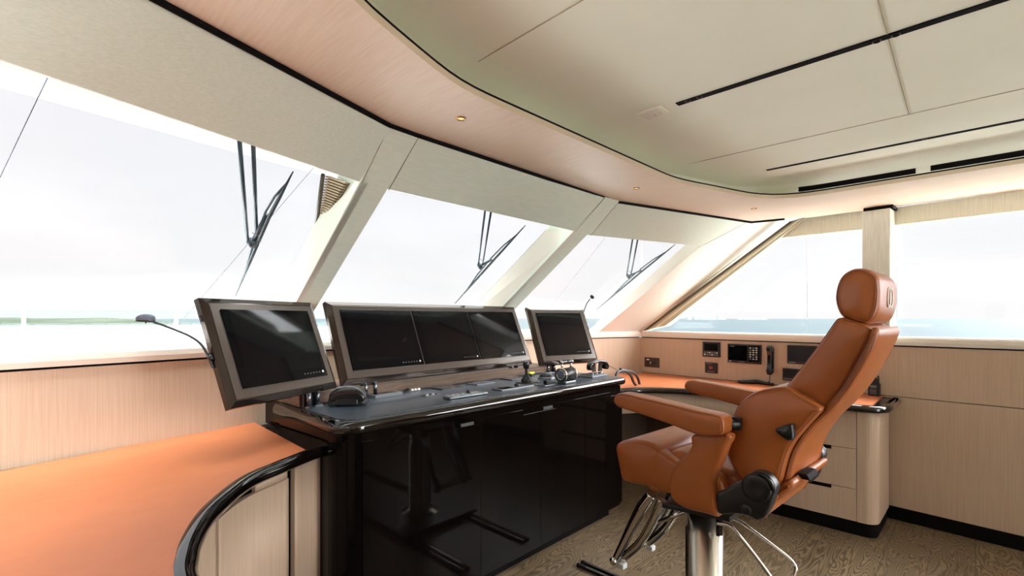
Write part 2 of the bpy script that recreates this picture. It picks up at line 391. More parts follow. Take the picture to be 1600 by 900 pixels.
# ribbed dark reveal behind the left valance end
RIB = mat('ribbed_trim', s2l(150, 134, 100), .7)
rb = MB(); A = on(PL, 509, 274, .15); B = on(PL, 494, 360, .15); D = on(PL, 540, 285, .035)
for i in range(22):
    t0 = i/22; t1 = (i+.62)/22
    p0 = A.lerp(B, t0); p1 = A.lerp(B, t1); q0 = D.lerp(B, t0); q1 = D.lerp(B, t1)
    rb.add([p0, p1, q1, q0, p0+V((.015, 0, 0)), p1+V((.015, 0, 0)), q1+V((.015, 0, 0)), q0+V((.015, 0, 0))],
           [(0, 1, 2, 3), (7, 6, 5, 4), (0, 4, 5, 1), (1, 5, 6, 2), (2, 6, 7, 3), (3, 7, 4, 0)])
rr = struct('trim_20', rb, RIB); rr['label'] = 'ribbed grille in the flank of the left front pillar'
MB().tube([A-V((.012, 0, 0)), B-V((.004, 0, 0))], .009, 8).build('edge_strip', mat('dark_edge', s2l(92, 88, 76), .4), rr)
MB().prism([A+V((.013, 0, 0)), B+V((.013, 0, 0)), D+V((.013, 0, 0))], (.008, 0, 0)).build('backing', mat('rib_back', s2l(96, 80, 52), .8), rr)
# --- side windows, pillar and roller blinds
dp0 = swd(1347, 450, -.10); dp1 = swd(1391, 450, -.10)
pt = swall(dp0, dp1, 1.226, 2.078, -.10, .07); pt = struct('trim_21', pt, FABV, .005); pt['label'] = 'upright linen covered pillar between the side windows'
swall(dp0+.006, dp1+.012, 2.078, SZ, -.094, .07).build('shadow_gap', BLACK, pt)
d_r = swd(1262, 339, .05)
struct('window_4', swall(-.05, (dp0+dp1)/2, 1.215, 2.12, .085, .097), GLASS)['label'] = 'forward side window pane'
struct('window_5', swall((dp0+dp1)/2, 5.6, 1.215, 2.12, .085, .097), GLASS)['label'] = 'aft side window pane'
BL = grain('blind_fabric', s2l(208, 204, 184), s2l(222, 218, 200), (260, 260, 5), .9, bump=.1, spec=.05)
def blind(y0, y1, zb, lb, cut=None):
    mb = MB()
    if cut: mb.prism([S(*p, .04) for p in cut], SN*.004)
    else: swall(y0, y1, zb, SZ, .04, .044, mb)
    r = thing('roller_blind', (SP0+SD*((y0+y1)/2)+UPZ*zb), lb, 'blind', None)
    mb.build('blind_fabric', BL, r)
    bb = MB()
    if cut: bb.tube([S(*cut[-1], .042), S(*cut[-2], .042)], .005, 8)
    else: bb.tube([SP0+SD*y0+SN*.042+UPZ*zb, SP0+SD*y1+SN*.042+UPZ*zb], .005, 8)
    bb.build('bottom_rail', BL, r); return r
blind(.9, dp0, 1.97, 'short pale linen roller blind in the forward side window, left of the upright pillar', [(1262, 336), (1350, 322), (1350, 357), (1222, 371)])
blind(dp1, 5.5, 1.985, 'long pale linen roller blind across the aft side window, right of the upright pillar')
# fine vertical guide wires of the blinds on the side windows
for j, px in enumerate((1262, 1402)):
    d = swd(px, 450, .07); w = MB().tube([SP0+SD*d+SN*.06+UPZ*1.226, SP0+SD*d+SN*.06+UPZ*SZ], .0012, 6)
    tag(w.build('blind_guide_wire', SILVER), ('thin upright guide wire in the forward side window, left of the pillar', 'thin upright guide wire at the right of the upright pillar')[j], 'wire')
# --- soffit, fascia, ceiling
XC = 1.86
inner_r = [onz(1056, 286, SZ), V((2.85, 1.11, SZ)), V((3.18, 1.015, SZ)), V((3.33, .95, SZ)), V((3.405, .86, SZ)), V((3.42, .72, SZ)), V((3.40, -.19, SZ)), V((3.22, -3.2, SZ))]
inner_l = [V((2*XC-p.x, p.y, SZ)) for p in inner_r]
inner_l[0] = onz(718, 139, SZ); inner_l[1] = onz(640, 76, SZ); inner_l[2] = onz(546, 0, SZ)
inner_l[3] = V((.40, .96, SZ)); inner_l[4] = V((.32, .86, SZ)); inner_l[5] = V((.30, .72, SZ)); inner_l[6] = V((.30, -.19, SZ)); inner_l[7] = V((.30, -3.2, SZ))
def densify(P, step=.06):
    o = []
    for a, b in zip(P, P[1:]):
        n = max(1, int((b-a).length/step)); o += [a.lerp(b, i/n) for i in range(n)]
    return o+[P[-1]]
IN = densify(inner_l[::-1] + inner_r)
for _ in range(4): IN = [IN[0]]+[(IN[i-1]+IN[i]*2+IN[i+1])/4 for i in range(1, len(IN)-1)]+[IN[-1]]
OUT = densify([V((-.62, -3.2, SZ)), V((-.62, 1.10, SZ))]+TOP[1:]+[V((4.14, .9, SZ)), SP1+SN*.05+UPZ*SZ, SEND+SN*.05+UPZ*SZ], .1)
def resample(P, n):
    ls = [0]
    for a, b in zip(P, P[1:]): ls.append(ls[-1]+(b-a).length)
    o = []; j = 0
    for q in range(n):
        d = ls[-1]*q/(n-1)
        while j < len(P)-2 and ls[j+1] < d: j += 1
        o.append(P[j].lerp(P[j+1], (d-ls[j])/(ls[j+1]-ls[j])))
    return o
# soffit plate: a flat ring between outline and opening (kept planar, triangulated by nearest pairing)
def ring_plate(A, B, z0, z1):
    mb = MB(); i = j = 0; tris = []
    while i < len(A)-1 or j < len(B)-1:
        if j == len(B)-1 or (i < len(A)-1 and (A[i+1]-B[j]).length < (A[i]-B[j+1]).length):
            tris.append((('a', i), ('a', i+1), ('b', j))); i += 1
        else:
            tris.append((('a', i), ('b', j+1), ('b', j))); j += 1
    n = len(A); m = len(B)
    idx = lambda t: t[1] if t[0] == 'a' else n+t[1]
    for z in (z0, z1):
        mb.add([V((p.x, p.y, z)) for p in A+B], [tuple(idx(t) for t in T) for T in tris])
    return mb
so = ring_plate(OUT, IN, SZ, SZ+.02)
soff = so.build('ceiling', WOODS); soff.name = 'ceiling'; soff['kind'] = 'structure'; soff['label'] = 'oak veneered soffit ring around the ceiling recess'
def wallstrip(P, z0, z1, inset=0):
    mb = MB(); n = len(P); Q = []
    for i, p in enumerate(P):
        t = (P[min(i+1, n-1)]-P[max(i-1, 0)]).normalized(); Q.append(p+V((t.y, -t.x, 0))*inset)
    mb.add([V((p.x, p.y, z0)) for p in Q]+[V((p.x, p.y, z1)) for p in Q], [(i, i+1, n+i+1, n+i) for i in range(n-1)], True); return mb, Q
FASC = mat('fascia_oak', s2l(206, 186, 158), .4)
fa, _ = wallstrip(IN, SZ, 2.122); fa.build('fascia', FASC, soff)
gp, _ = wallstrip(IN, 2.122, 2.130); gp.build('fascia_gap', BLACK, soff)
# recessed ceiling with a coved edge
rings = []; n = len(IN)
def offs(d):
    Q = []
    for i, p in enumerate(IN):
        t = (IN[min(i+1, n-1)]-IN[max(i-1, 0)]).normalized(); Q.append(p+V((t.y, -t.x, 0))*d)
    for _ in range(int(d/.01)): Q = [Q[0]]+[(Q[i-1]+Q[i]*2+Q[i+1])/4 for i in range(1, n-1)]+[Q[-1]]
    return Q
CZ = 2.225
prof = [(0, 2.130), (.0, 2.165)]
prof += [(.005+.09*(1-math.cos(a)), 2.165+(CZ-2.165)*math.sin(a)) for a in [i*math.pi/16 for i in range(1, 9)]]
pm = MB(); vs = []
# along the front the ceiling runs flat above the soffit; on the side it ends in a cove
fr = [(-.02, 2.131), (-.22, 2.14), (-.22, 2.19)]+[(-.2+.2*i/6, CZ-.003) for i in range(7)]
fr[-1] = (.10, CZ)
def wt(p): t = min(1, max(0, (1.0-p.y)/.35)); return t*t*(3-2*t)
for (d, z), (d2, z2) in zip(prof, fr):
    A_ = offs(d); B_ = offs(d2)
    vs += [V((*(B_[i].xy.lerp(A_[i].xy, wt(IN[i]))), z2+(z-z2)*wt(IN[i]))) for i in range(n)]
pm.add(vs, [(r*n+i, r*n+i+1, (r+1)*n+i+1, (r+1)*n+i) for r in range(len(prof)-1) for i in range(n-1)], True)
last = vs[-n:]; h = n//2
pm.add(last, [(i, i+1, n-2-i, n-1-i) for i in range(h-1)])
pm.build('recessed_panel', CEILM, soff)
rf = MB().prism([V((-.8, -3.3, 2.30)), V((4.6, -3.3, 2.30)), V((4.5, 1.3, 2.30)), V((2.7, 1.75, 2.30)), V((1.0, 1.75, 2.30)), V((-.8, 1.3, 2.30))], (0, 0, .06))
rf.build('roof_deck', mat('roof', s2l(220, 215, 205), .7), soff)
def zc(px, py): return onz(px, py, CZ-.001)
def seam(pts, w=.0035, z=CZ, m=None):
    mb = MB()
    for a, b in zip(pts, pts[1:]):
        a = V((a.x, a.y, z)); b = V((b.x, b.y, z)); t = (b-a).normalized(); s_ = V((t.y, -t.x, 0))*w/2
        mb.prism([a-s_, b-s_, b+s_, a+s_], (0, 0, -.0025))
    return mb
SEAM = mat('ceiling_seam', s2l(170, 160, 138), .8)
a = zc(1372, 0); b = zc(1420, 178); c = zc(1050, 262); d = zc(1600, 138); a2 = a+(a-b)*.6
sm = seam([a2, b]); e1 = b.lerp(c, .93); e2 = b+(d-b)*1.3
for q in ([e1, e2+(e2-e1)*.3],): 
    x = seam(q); sm.add(x.v, x.f)
g1 = zc(747, 96); g2 = zc(910, 0); x = seam([g1, g2+(g2-g1)*.5]); sm.add(x.v, x.f)
sm.build('panel_seam', SEAM, soff)
# front lip of ceiling: pale band with black air slots on the starboard side
def slotvent(pxa, pxb, lb):
    A = onz(pxa[0], pxa[1], 2.145); B = onz(pxb[0], pxb[1], 2.145)
    # keep it on the fascia line
    def near(p): return min(IN, key=lambda q: (V((q.x, q.y, 0))-V((p.x, p.y, 0))).length)
    ia = IN.index(near(A)); ib = IN.index(near(B)); ia, ib = min(ia, ib), max(ia, ib)
    P = [V((p.x-.004, p.y, 0)) for p in IN[ia:ib+1]]
    P = [V((p.x, p.y, 0)) for p in P]
    mb = MB()
    for p, q in zip(P, P[1:]): mb.prism([V((p.x, p.y, 2.133)), V((q.x, q.y, 2.133)), V((q.x, q.y, 2.162)), V((p.x, p.y, 2.162))], (-.003, 0, 0))
    tag(mb.build('air_vent', BLACK), lb, 'vent')
slotvent((1248, 297), (1434, 265), 'long black air slot in the fascia above the side windows, nearer the front corner')
slotvent((1464, 261), (1840, 186), 'black air slot in the ceiling fascia at the right edge of the picture')
def cslot(a, b, w, lb):
    A = onz(*a, CZ-.002); B = onz(*b, CZ-.002); A.z = B.z = 0; B = A+(B-A)*1.35
    t = (B-A).normalized(); s_ = V((t.y, -t.x, 0))*w/2; r = thing('ceiling_light_slot', ((A+B)/2).xyz+V((0, 0, CZ-.01)), lb, 'light slot')
    MB().prism([V((*(p.xy), CZ-.004)) for p in (A-s_, B-s_, B+s_, A+s_)], (0, 0, .003)).build('slot_channel', BLACK, r)
    return A, B, t, r
RING = mat('spot_ring', s2l(60, 56, 52), .3, metal=.6)
A, B, t, r = cslot((1058, 163), (1660, -31), .030, 'long black light slot in the ceiling beside the small square panel')
for px, py in ((1075, 157), (1093, 151), (1370, 64), (1400, 54)):
    p = onz(px, py, CZ-.004); MB().lathe([(.009, 0), (.012, -.001), (.012, -.003), (.009, -.003)], V((p.x, p.y, CZ-.004)), k=16).build('spot_ring', RING, r)
A, B, t, r = cslot((1198, 266), (1680, 171), .022, 'second thinner looking black light slot nearer the side windows')
for px, py in ((1425, 221), (1445, 217)):
    p = onz(px, py, CZ-.004); MB().lathe([(.007, 0), (.009, -.001), (.009, -.003), (.007, -.003)], V((p.x, p.y, CZ-.004)), k=16).build('spot_ring', RING, r)
# square sensor panel in the ceiling
q = [zc(992, 178), zc(1031, 163), zc(1045, 174), zc(1010, 189)]
cq = sum(q, V((0, 0, 0)))/4
r = thing('ceiling_sensor', V((cq.x, cq.y, CZ-.012)), 'small cream sensor plate set in the ceiling beside the end of the light slot', 'sensor')
MB().prism([V((p.x, p.y, CZ-.006)) for p in q], (0, 0, .005)).build('plate', CEILM, r, .002)
MB().prism([V((*(cq+(p-cq)*.72).xy, CZ-.009)) for p in q], (0, 0, .003)).build('inner_plate', CREAM, r, .001)
pc_ = zc(1025, 176); MB().lathe([(.0, -.004), (.007, -.003), (.009, 0)], V((pc_.x, pc_.y, CZ-.009)), k=16).build('sensor_eye', MINT, r)
# downlights
AMB = mat('amber_bulb', s2l(255, 190, 110), .4, emit=(1, .55, .2), estr=1.6)
GOLD = mat('gold_rim', s2l(190, 140, 90), .25, metal=.8)
for i, (px, py) in enumerate(((720, 185), (994, 294), (1178, 326))):
    p = onz(px, py, SZ); r = thing('downlight', p-V((0, 0, .004)), 'small amber downlight in the soffit, ' + ('nearest of three, above the left pillar', 'middle one of three', 'farthest, above the corner pillar')[i], 'downlight', 'downlights in the soffit')
    MB().lathe([(.011, .000), (.0135, -.0035), (.018, -.0035), (.020, 0)], p, k=24).build('rim', GOLD, r)
    MB().lathe([(.0001, -.0015), (.011, -.001)], p, k=24).build('bulb', AMB, r)
# back and port walls (behind the camera)
struct('wall_back', MB().box((-.7, -3.25, 0), (1.45, -3.2, 2.1)).box((2.3, -3.25, 0), (4.3, -3.2, 2.1)), WOOD)
struct('wall_left', MB().box((-.68, -3.2, 0), (-.62, 2.3, 1.165)), WOOD)
struct('trim_22', MB().box((-.68, -3.2, 1.165), (-.56, 2.3, 1.225)), SILLM)
struct('trim_23', MB().box((-.68, -1.0, 1.225), (-.58, -.8, 2.1)), FABV)
struct('trim_24', MB().box((-.645, -3.2, 1.24), (-.635, .15, 2.1)), BL)  # unseen drawn blind, added to cut daylight from the port window
struct('window_6', MB().box((-.66, -3.2, 1.22), (-.65, 1.1, 2.1)), GLASS)
# ================================================================== FURNITURE
DZ = .82                                          # height of the low desks
LBL = lambda o, t: o.__setitem__('label', t)
def curve2(pts, n=10):
    return spline([V((x, y, 0)) for x, y in pts], n)
# --- plan of the desk edge on the port side (outer edge of the leather), traced from the photo, then mirrored
def xy(px, py, z): p = onz(px, py, z); return (p.x, p.y)
LE = [(.95, 1.995), xy(478, 703, DZ), xy(432, 721, DZ), xy(390, 738, DZ), xy(360, 756, DZ), xy(326, 784, DZ), xy(304, 808, DZ), xy(286, 838, DZ), xy(277, 864, DZ), xy(274, 900, DZ)]
LE += [(.232, 1.0), (.225, .6), (.222, .2), (.222, -.4)]
LEc = curve2(LE, 6)
def offset_path(P, d):
    Q = []
    for i, p in enumerate(P):
        t = (P[min(i+1, len(P)-1)]-P[max(i-1, 0)]).normalized(); Q.append(p+V((t.y, -t.x, 0))*d)
    return Q
# which side is outboard: path runs from console aft, the room is on its left (+X)
def rim(P, z, d0, side=1):
    """rounded black edge following path P"""
    prof = [(-.006, -.002), (.0, .001), (.02, .001), (.034, -.004), (.042, -.014), (.042, -.028), (.036, -.038), (.02, -.042), (-.02, -.042)]
    mb = MB(); rings = [[p+UPZ*(z+h) for p in offset_path(P, side*a)] for a, h in prof]; n = len(P); vs = [q for r in rings for q in r]; m = len(prof)
    mb.add(vs, [(r*n+i, r*n+i+1, ((r+1) % m)*n+i+1, ((r+1) % m)*n+i) for r in range(m) for i in range(n-1)], True)
    mb.add([rings[r][0] for r in range(m)], [tuple(range(m))]); mb.add([rings[r][-1] for r in range(m)], [tuple(range(m))[::-1]])
    return mb
t0 = LEc[0]; tt = (LEc[3]-LEc[0]); sgn = -1 if V((tt.y, -tt.x, 0)).x < 0 else 1
# port desk
dk = thing('corner_desk', V((.1, 1.5, 0)), 'wide low desk at the left with orange leather top and curved glossy black edge', 'desk')
bl = V((*xy(392, 657, DZ), 0)); wallpts = [V((-.58, 2.33, 0)), V((0, 2.44, 0)), V((*xy(200, 697, DZ), 0)), bl]
poly = wallpts + LEc[6:] + [V((-.58, -.4, 0))]
ctr = MB().prism([p+UPZ*(DZ-.006) for p in poly], (0, 0, .006)); ctr.build('leather_top', DESKL, dk)
rim(LEc, DZ, 0, sgn).build('edge_band', GLOSS, dk)
# black surround: behind leather along the wall, and beside the console
def wallline(x): 
    for a, b in zip(FW, FW[1:]):
        if a.x <= x <= b.x: return a.y+(b.y-a.y)*(x-a.x)/(b.x-a.x)
sub = [V((-.6, wallline(-.6)-.003, 0)), V((0, wallline(0)-.003, 0)), V((.6, wallline(.6)-.003, 0)), V((.865, wallline(.865)-.003, 0)), V((.93, 2.2, 0))] + offset_path(LEc, sgn*.01)[1:] + [V((-.6, -.4, 0))]
MB().prism([p+UPZ*(DZ-.042) for p in sub], (0, 0, .036)).build('base_board', GLOSS, dk)
# fronts below the port desk: curved oak doors
IC = offset_path(LEc, -sgn*.005)
def front_run(P, z0, z1, th, mb=None):
    mb = mb or MB(); Q = offset_path(P, -sgn*th); n = len(P)
    A = [p+UPZ*z0 for p in P]+[p+UPZ*z0 for p in Q]+[p+UPZ*z1 for p in P]+[p+UPZ*z1 for p in Q]
    mb.add(A, [(i, i+1, 2*n+i+1, 2*n+i) for i in range(n-1)]+[(n+i, n+i+1, 3*n+i+1, 3*n+i) for i in range(n-1)], True)
    mb.add(A, [(i, i+1, n+i+1, n+i) for i in range(n-1)]+[(2*n+i, 2*n+i+1, 3*n+i+1, 3*n+i) for i in range(n-1)]+[(0, n, 3*n, 2*n), (n-1, 2*n-1, 4*n-1, 3*n-1)])
    return mb
cb = thing('curved_cabinet', V((.3, 1.4, 0)), 'curved pale oak cabinet doors under the left desk', 'cabinet')
# indices of the vertical seams: pixel columns 455 and 340
def pcol(p): q = p-EYE; return 800+F*q.dot(RV)/q.dot(DV)
ICf = [V((.90, 1.965, 0))]+IC[4:]
ICf = resample(ICf, 160)
def cut(px0, px1): return [p for p in ICf if (px1 <= pcol(p) <= px0) and p.y > .9]
s1 = cut(2000, 456.6); s2 = cut(454.8, 341.5); s3 = cut(339.8, -3000)
front_run(s1, .09, DZ-.043, .02).build('side_panel', WOOD, cb)
for q, nm in ((s2, 'door'), (s3, 'door')):
    dr = front_run(q, .09, DZ-.085, .02).build(nm, WOOD, cb)
tr = [p for p in ICf]; front_run(offset_path(tr, -sgn*.03), .0, DZ-.043, .01).build('carcass', BLACK, cb)
hn = resample(offset_path(s2, -sgn*.006), 30)
front_run(hn[:13], DZ-.0845, DZ-.044, .015).build('door_rail', WOOD, cb)
front_run(resample(s3, 30)[5:12], DZ-.0845, DZ-.044, .015).build('door_rail', WOOD, cb)
front_run(resample(s3, 30)[18:30], DZ-.0845, DZ-.044, .015).build('door_rail', WOOD, cb)
# --- starboard desk: mirrored curve, ends at the cabinet with the drawers
RX = 3.655
EndY = .375
RE = curve2([(3.05, 2.02), (3.18, 1.955), (3.34, 1.86), (3.46, 1.71), (3.545, 1.52), (3.585, 1.2), (3.60, .9), (3.60, .60)], 6)
REp = RE + [V((3.603, .50, 0)), V((3.62, .44, 0)), V((3.66, .412, 0)), V((3.72, .405, 0)), V((4.085, .395, 0))]
tq = REp[3]-REp[0]; rs = 1 if V((tq.y, -tq.x, 0)).x < 0 else -1
rd = thing('side_desk', V((3.8, 1.3, 0)), 'orange leather topped desk along the right wall with glossy black rounded edge', 'desk')
def wallx(y, off=0): t = (y-SP0.y)/SD.y; p = SP0+SD*t+SN*off; return p
LRD = RE+[V((3.60, .455, 0))]
lp = LRD + [wallx(.455, -.012)] + [wallx(2.33, -.012), V((3.6, wallline(3.6)-.012, 0)), V((3.05, wallline(3.05)-.012, 0))]
MB().prism([p+UPZ*(DZ-.006) for p in lp], (0, 0, .006)).build('leather_top', DESKL, rd)
rim(REp, DZ, 0, rs).build('edge_band', GLOSS, rd)
bp_ = offset_path(REp, rs*.015) + [wallx(.40, -.006)] + [wallx(2.34, -.006), V((3.6, wallline(3.6)-.006, 0)), V((2.96, wallline(2.96)-.006, 0)), V((2.96, 2.06, 0))]
MB().prism([p+UPZ*(DZ-.042) for p in bp_], (0, 0, .036)).build('base_board', GLOSS, rd)
sgr = rs
def front_run2(P, z0, z1, th):
    global sgn
    k_ = sgn; sgn = rs; m = front_run(P, z0, z1, th); sgn = k_; return m
# apron following the curve under the knee space
ap = [p for p in offset_path(RE, -rs*.02) if p.y > 1.0]
front_run2(ap, .62, DZ-.043, .02).build('apron', WOOD, rd)
MB().box((2.995, 1.99, .0), (3.02, 2.06, DZ-.05)).build('end_panel', WOOD, rd)
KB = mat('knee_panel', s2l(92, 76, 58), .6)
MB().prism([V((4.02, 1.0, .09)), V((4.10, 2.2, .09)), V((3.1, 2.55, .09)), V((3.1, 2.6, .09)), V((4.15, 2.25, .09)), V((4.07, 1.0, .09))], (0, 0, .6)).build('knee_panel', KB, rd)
# drawer cabinet
dc = thing('drawer_cabinet', V((3.85, .8, 0)), 'pale oak cabinet with three wide drawers and rounded corner under the right desk', 'cabinet')
fx = 3.648
def fpt(px, z=.4):                                # point on the cabinet front (plane X = fx) at a photo column
    d = ray(px, 497); t = fx/d.x; return V((fx, d.y*t, z))
ys = fpt(1338.5).y; y0 = 1.16
MB().box((fx+.02, ys-.02, .085), (4.10, y0, DZ-.043)).build('carcass', BLACK, dc)
zs = [DZ-.045]+[None]*3
def fz(px, py): d = ray(px, py); return (EYE+d*(fx/d.x)).z
z1 = fz(1338, 702); z2 = fz(1338, 765); z3 = .085
for i, (za, zb) in enumerate(((z1, DZ-.046), (z2, z1), (z3, z2))):
    # pull notch at the aft... forward edge of each drawer below the first
    ya = ys+.0015; nx = fpt(1299).y; mb = MB()
    top = zb-(.0015 if i == 0 else .0015)
    if i == 0: mb.box((fx, ya, za+.0015), (fx+.02, y0, top))
    else: mb.box((fx, ya, za+.0015), (fx+.02, nx, top)).box((fx, nx, za+.0015), (fx+.02, y0, top-.022))
    o = mb.build('drawer', WOOD, dc)
    if i: MB().box((fx+.006, nx, top-.021), (fx+.019, nx+.42, top-.001)).build('finger_pull', BLACK, o)
# rounded corner post
rc = MB(); R_ = .07; prof = [V((fx, ys-.0015, 0))]
for k in range(9):
    a_ = k/8*math.pi/2; prof.append(V((fx+R_*(1-math.cos(a_)), .427+R_*(1-math.sin(a_)), 0)))
prof += [V((4.085, .420, 0)), V((4.085, ys, 0))]
MB().prism([p+UPZ*.085 for p in prof], (0, 0, DZ-.043-.085), False).build('corner_post', WOOD, dc)
pl_ = [V((fx+.008, y0, 0)), V((fx+.008, .50, 0))]+[V((fx+.008+.06*(1-math.cos(k/6*math.pi/2)), .435+.06*(1-math.sin(k/6*math.pi/2)), 0)) for k in range(7)]+[V((4.08, .430, 0)), V((4.10, y0, 0))]
MB().prism(pl_, (0, 0, .0845)).build('plinth', BLACK, dc)
# --- helm console
XL, XR, YF, TZ = .87, 2.965, 1.735, .946
cs = thing('helm_console', V((1.9, 2.2, 0)), 'wide glossy black helm console with leather inset top under the monitors', 'console')
def corner(cx, cy, r, a0, a1, n=8): return [V((cx+r*math.cos(a0+(a1-a0)*k/n), cy+r*math.sin(a0+(a1-a0)*k/n), 0)) for k in range(n+1)]
PI = math.pi
def topout(e, r1=.11, r2=.05):
    return corner(XL-e+r1, YF-e+r1, r1, PI, 1.5*PI)+corner(XR+e-r2, YF-e+r2, r2, 1.5*PI, 2*PI)
def closed_back(P, y=None): return P+[V((P[-1].x, 2.40, 0)), V((P[0].x, 2.40, 0))]
# body with rounded port corner
bd = closed_back(topout(-.0285, .13, .03)); 
MB().prism([p+UPZ*.07 for p in bd], (0, 0, TZ-.055-.07)).build('body', GLOSSD, cs)
MB().prism([p+UPZ*0 for p in closed_back(topout(-.085, .1, .03))], (0, 0, .07)).build('plinth', BLACK, cs)
MB().box((.88, 2.40, 0), (2.94, 2.66, .80)).build('rear_body', BLACK, cs)
# worktop: rounded gloss edge
tp = [(-.05, -.052), (-.012, -.052), (.0, -.044), (.003, -.03), (0, -.014), (-.010, -.003), (-.022, .0), (-.034, .0)]
rings = [[p+UPZ*(TZ+h) for p in closed_back(topout(e, .11, .05))] for e, h in tp]; n = len(rings[0])
mb = MB(); mb.add([q for r in rings for q in r], [(r*n+i, r*n+(i+1) % n, (r+1)*n+(i+1) % n, (r+1)*n+i) for r in range(len(tp)-1) for i in range(n)], True)
mb.add(rings[0], [tuple(range(n))]); mb.add(rings[-1], [tuple(range(n))]); mb.build('worktop', GLOSS, cs)
MB().prism([p+UPZ*TZ for p in closed_back(topout(-.042, .085, .03))], (0, 0, .0015)).build('leather_inset', INSERT, cs)
# fascia line with notched door tops, doors and seams on the front
YB = YF+.045
def fpx(px, py): d = ray(px, py); return EYE+d*(YB/d.y)
lin = MB()
def hl(xa, xb, z, mb): mb.box((xa, YB-.0025, z-.0012), (xb, YB+.001, z+.0012))
doors = [(.98, 1.26), (1.262, 1.615), (1.617, 2.07), (2.072, 2.50), (2.502, 2.935)]
zt = .855
for i, (xa, xb) in enumerate(doors):
    n0, n1 = (xb-.14, xb) if i % 2 == 0 else (xa, xa+.14)
    if i == 1: n0, n1 = xb-.16, xb-.0
    mb = MB(); z0 = .085
    sh = [V((xa, YB, z0)), V((xb, YB, z0)), V((xb, YB, zt)), V((xa, YB, zt))]
    if n1 >= xb-.001: sh = [V((xa, YB, z0)), V((xb, YB, z0)), V((xb, YB, zt-.028)), V((n0, YB, zt-.028)), V((n0-.008, YB, zt)), V((xa, YB, zt))]
    else: sh = [V((xa, YB, z0)), V((xb, YB, z0)), V((xb, YB, zt)), V((n1+.008, YB, zt)), V((n1, YB, zt-.028)), V((xa, YB, zt-.028))]
    d_ = MB().prism(sh, (0, -.018, 0)).build('door', GLOSSD, cs, .0012)
    if i in (1, 3):
        c_ = (n0+n1)/2; MB().box((c_-.05, YB-.0225, zt-.022), (c_+.03, YB-.017, zt-.008)).build('latch', SILVER, d_)
# brown shelf behind the screens' feet
sh = [V((.905, 2.19, TZ+.002)), V((1.5, 2.275, TZ+.002)), V((2.3, 2.285, TZ+.002)), V((2.80, 2.27, TZ+.002)), V((2.80, 2.62, TZ+.002)), V((.905, 2.58, TZ+.002))]
MB().prism(sh, (0, 0, .058)).build('rear_shelf', SHELFM, cs, .004)
MB().tube([p+V((0, -.004, .004)) for p in sh[:4]], .0035, 6).build('shelf_trim', BRONZED, cs)
MB().prism([V((XL+.035, 2.2, DZ)), V((XL+.055, 2.2, DZ)), V((XL+.055, 2.6, DZ)), V((XL+.035, 2.6, DZ))], (0, 0, .12)).build('end_cheek', GLOSSD, cs)
# --- monitors
def monitor(x, y, z, w_, h_, yaw, t, screens, label, posts, led=True):
    a = V((math.cos(yaw), math.sin(yaw), 0)); nh = V((-math.sin(yaw), math.cos(yaw), 0))
    u = UPZ*math.cos(t)+nh*math.sin(t); nn = a.cross(u).normalized()       # nn faces the viewer side
    if nn.y > 0: nn = -nn
    o = V((x, y, z)); P = lambda i, j, k: o+a*i+u*j+nn*k                   # k towards the helmsman
    ft = V((x, y, TZ))+a*w_*.5; r = thing('monitor', V((ft.x, ft.y, TZ)), label, 'monitor', None)
    def rect(i0, j0, i1, j1, k): return [P(i0, j0, k), P(i1, j0, k), P(i1, j1, k), P(i0, j1, k)]
    def frus(rs_):
        mb = MB(); vs = [p for q in rs_ for p in q]; m = len(rs_)
        mb.add(vs, [(i*4+j, i*4+(j+1) % 4, (i+1)*4+(j+1) % 4, (i+1)*4+j) for i in range(m-1) for j in range(4)]+[(0, 1, 2, 3), tuple((m-1)*4+q for q in (0, 1, 2, 3))]); return mb
    frus([rect(.02, .02, w_-.02, h_-.02, -.052), rect(.0, .0, w_, h_, -.036), rect(0, 0, w_, h_, -.012), rect(.022, .022, w_-.022, h_-.022, 0)]).build('housing', BRONZED, r, .0015)
    frus([rect(.026, .026, w_-.026, h_-.026, -.002), rect(.026, .026, w_-.026, h_-.026, .003)]).build('bezel', BRONZE, r, .002)
    mL = .062; bm = .062; tm = .052; gap = .012; sw = (w_-2*mL-gap*(screens-1))/screens
    for s_ in range(screens):
        i0 = mL+s_*(sw+gap); i1 = i0+sw
        q = frus([rect(i0, bm, i1, h_-tm, .002), rect(i0, bm, i1, h_-tm, .009)]).build('screen', SCREEN, r, .001)
        frus([rect(i0+.03, bm+.045, i1-.03, h_-tm-.022, .0088), rect(i0+.03, bm+.045, i1-.03, h_-tm-.022, .0094)]).build('display', SCREENIN, q)
        MB().lathe([(.0055, .009), (.0055, .0102), (0, .0104)], P(i1-.024, bm+.022, 0), nn, 16).build('power_button', KEYG, q)
        tk = MB()
        for e_ in range(6): tk.prism([P(i1-.05-e_*.018, bm+.019, .009), P(i1-.043-e_*.018, bm+.019, .009), P(i1-.043-e_*.018, bm+.024, .009), P(i1-.05-e_*.018, bm+.024, .009)], nn*.0004)
        tk.build('control_marks', mat('marks', s2l(70, 70, 72), .5), q)
    if led: MB().lathe([(.003, .0), (.003, .002), (0, .0022)], P(w_*.62, .012, -.008), nn, 12).build('badge', GOLD, r)
    for fr in posts:
        b_ = P(fr*w_, .02, -.045); mb = MB()
        for dx in (-.028, .028): mb.tube([V((b_.x, b_.y, TZ))+a*dx+UPZ*.001, b_+a*dx], .012, 12)
        mb.box((-.045, -.016, 0), (.045, .016, .008), lambda i, j, k: V((b_.x, b_.y, TZ+.001))+a*i+nh*j+UPZ*k)
        mb.build('stand_post', CHROMED, r)
        MB().box((-.05, .010, 0), (.05, .016, .10), lambda i, j, k: V((b_.x, b_.y, TZ+.002))+a*i+nh*j+UPZ*k).build('stand_cover', PLAST, r)
    return r, P
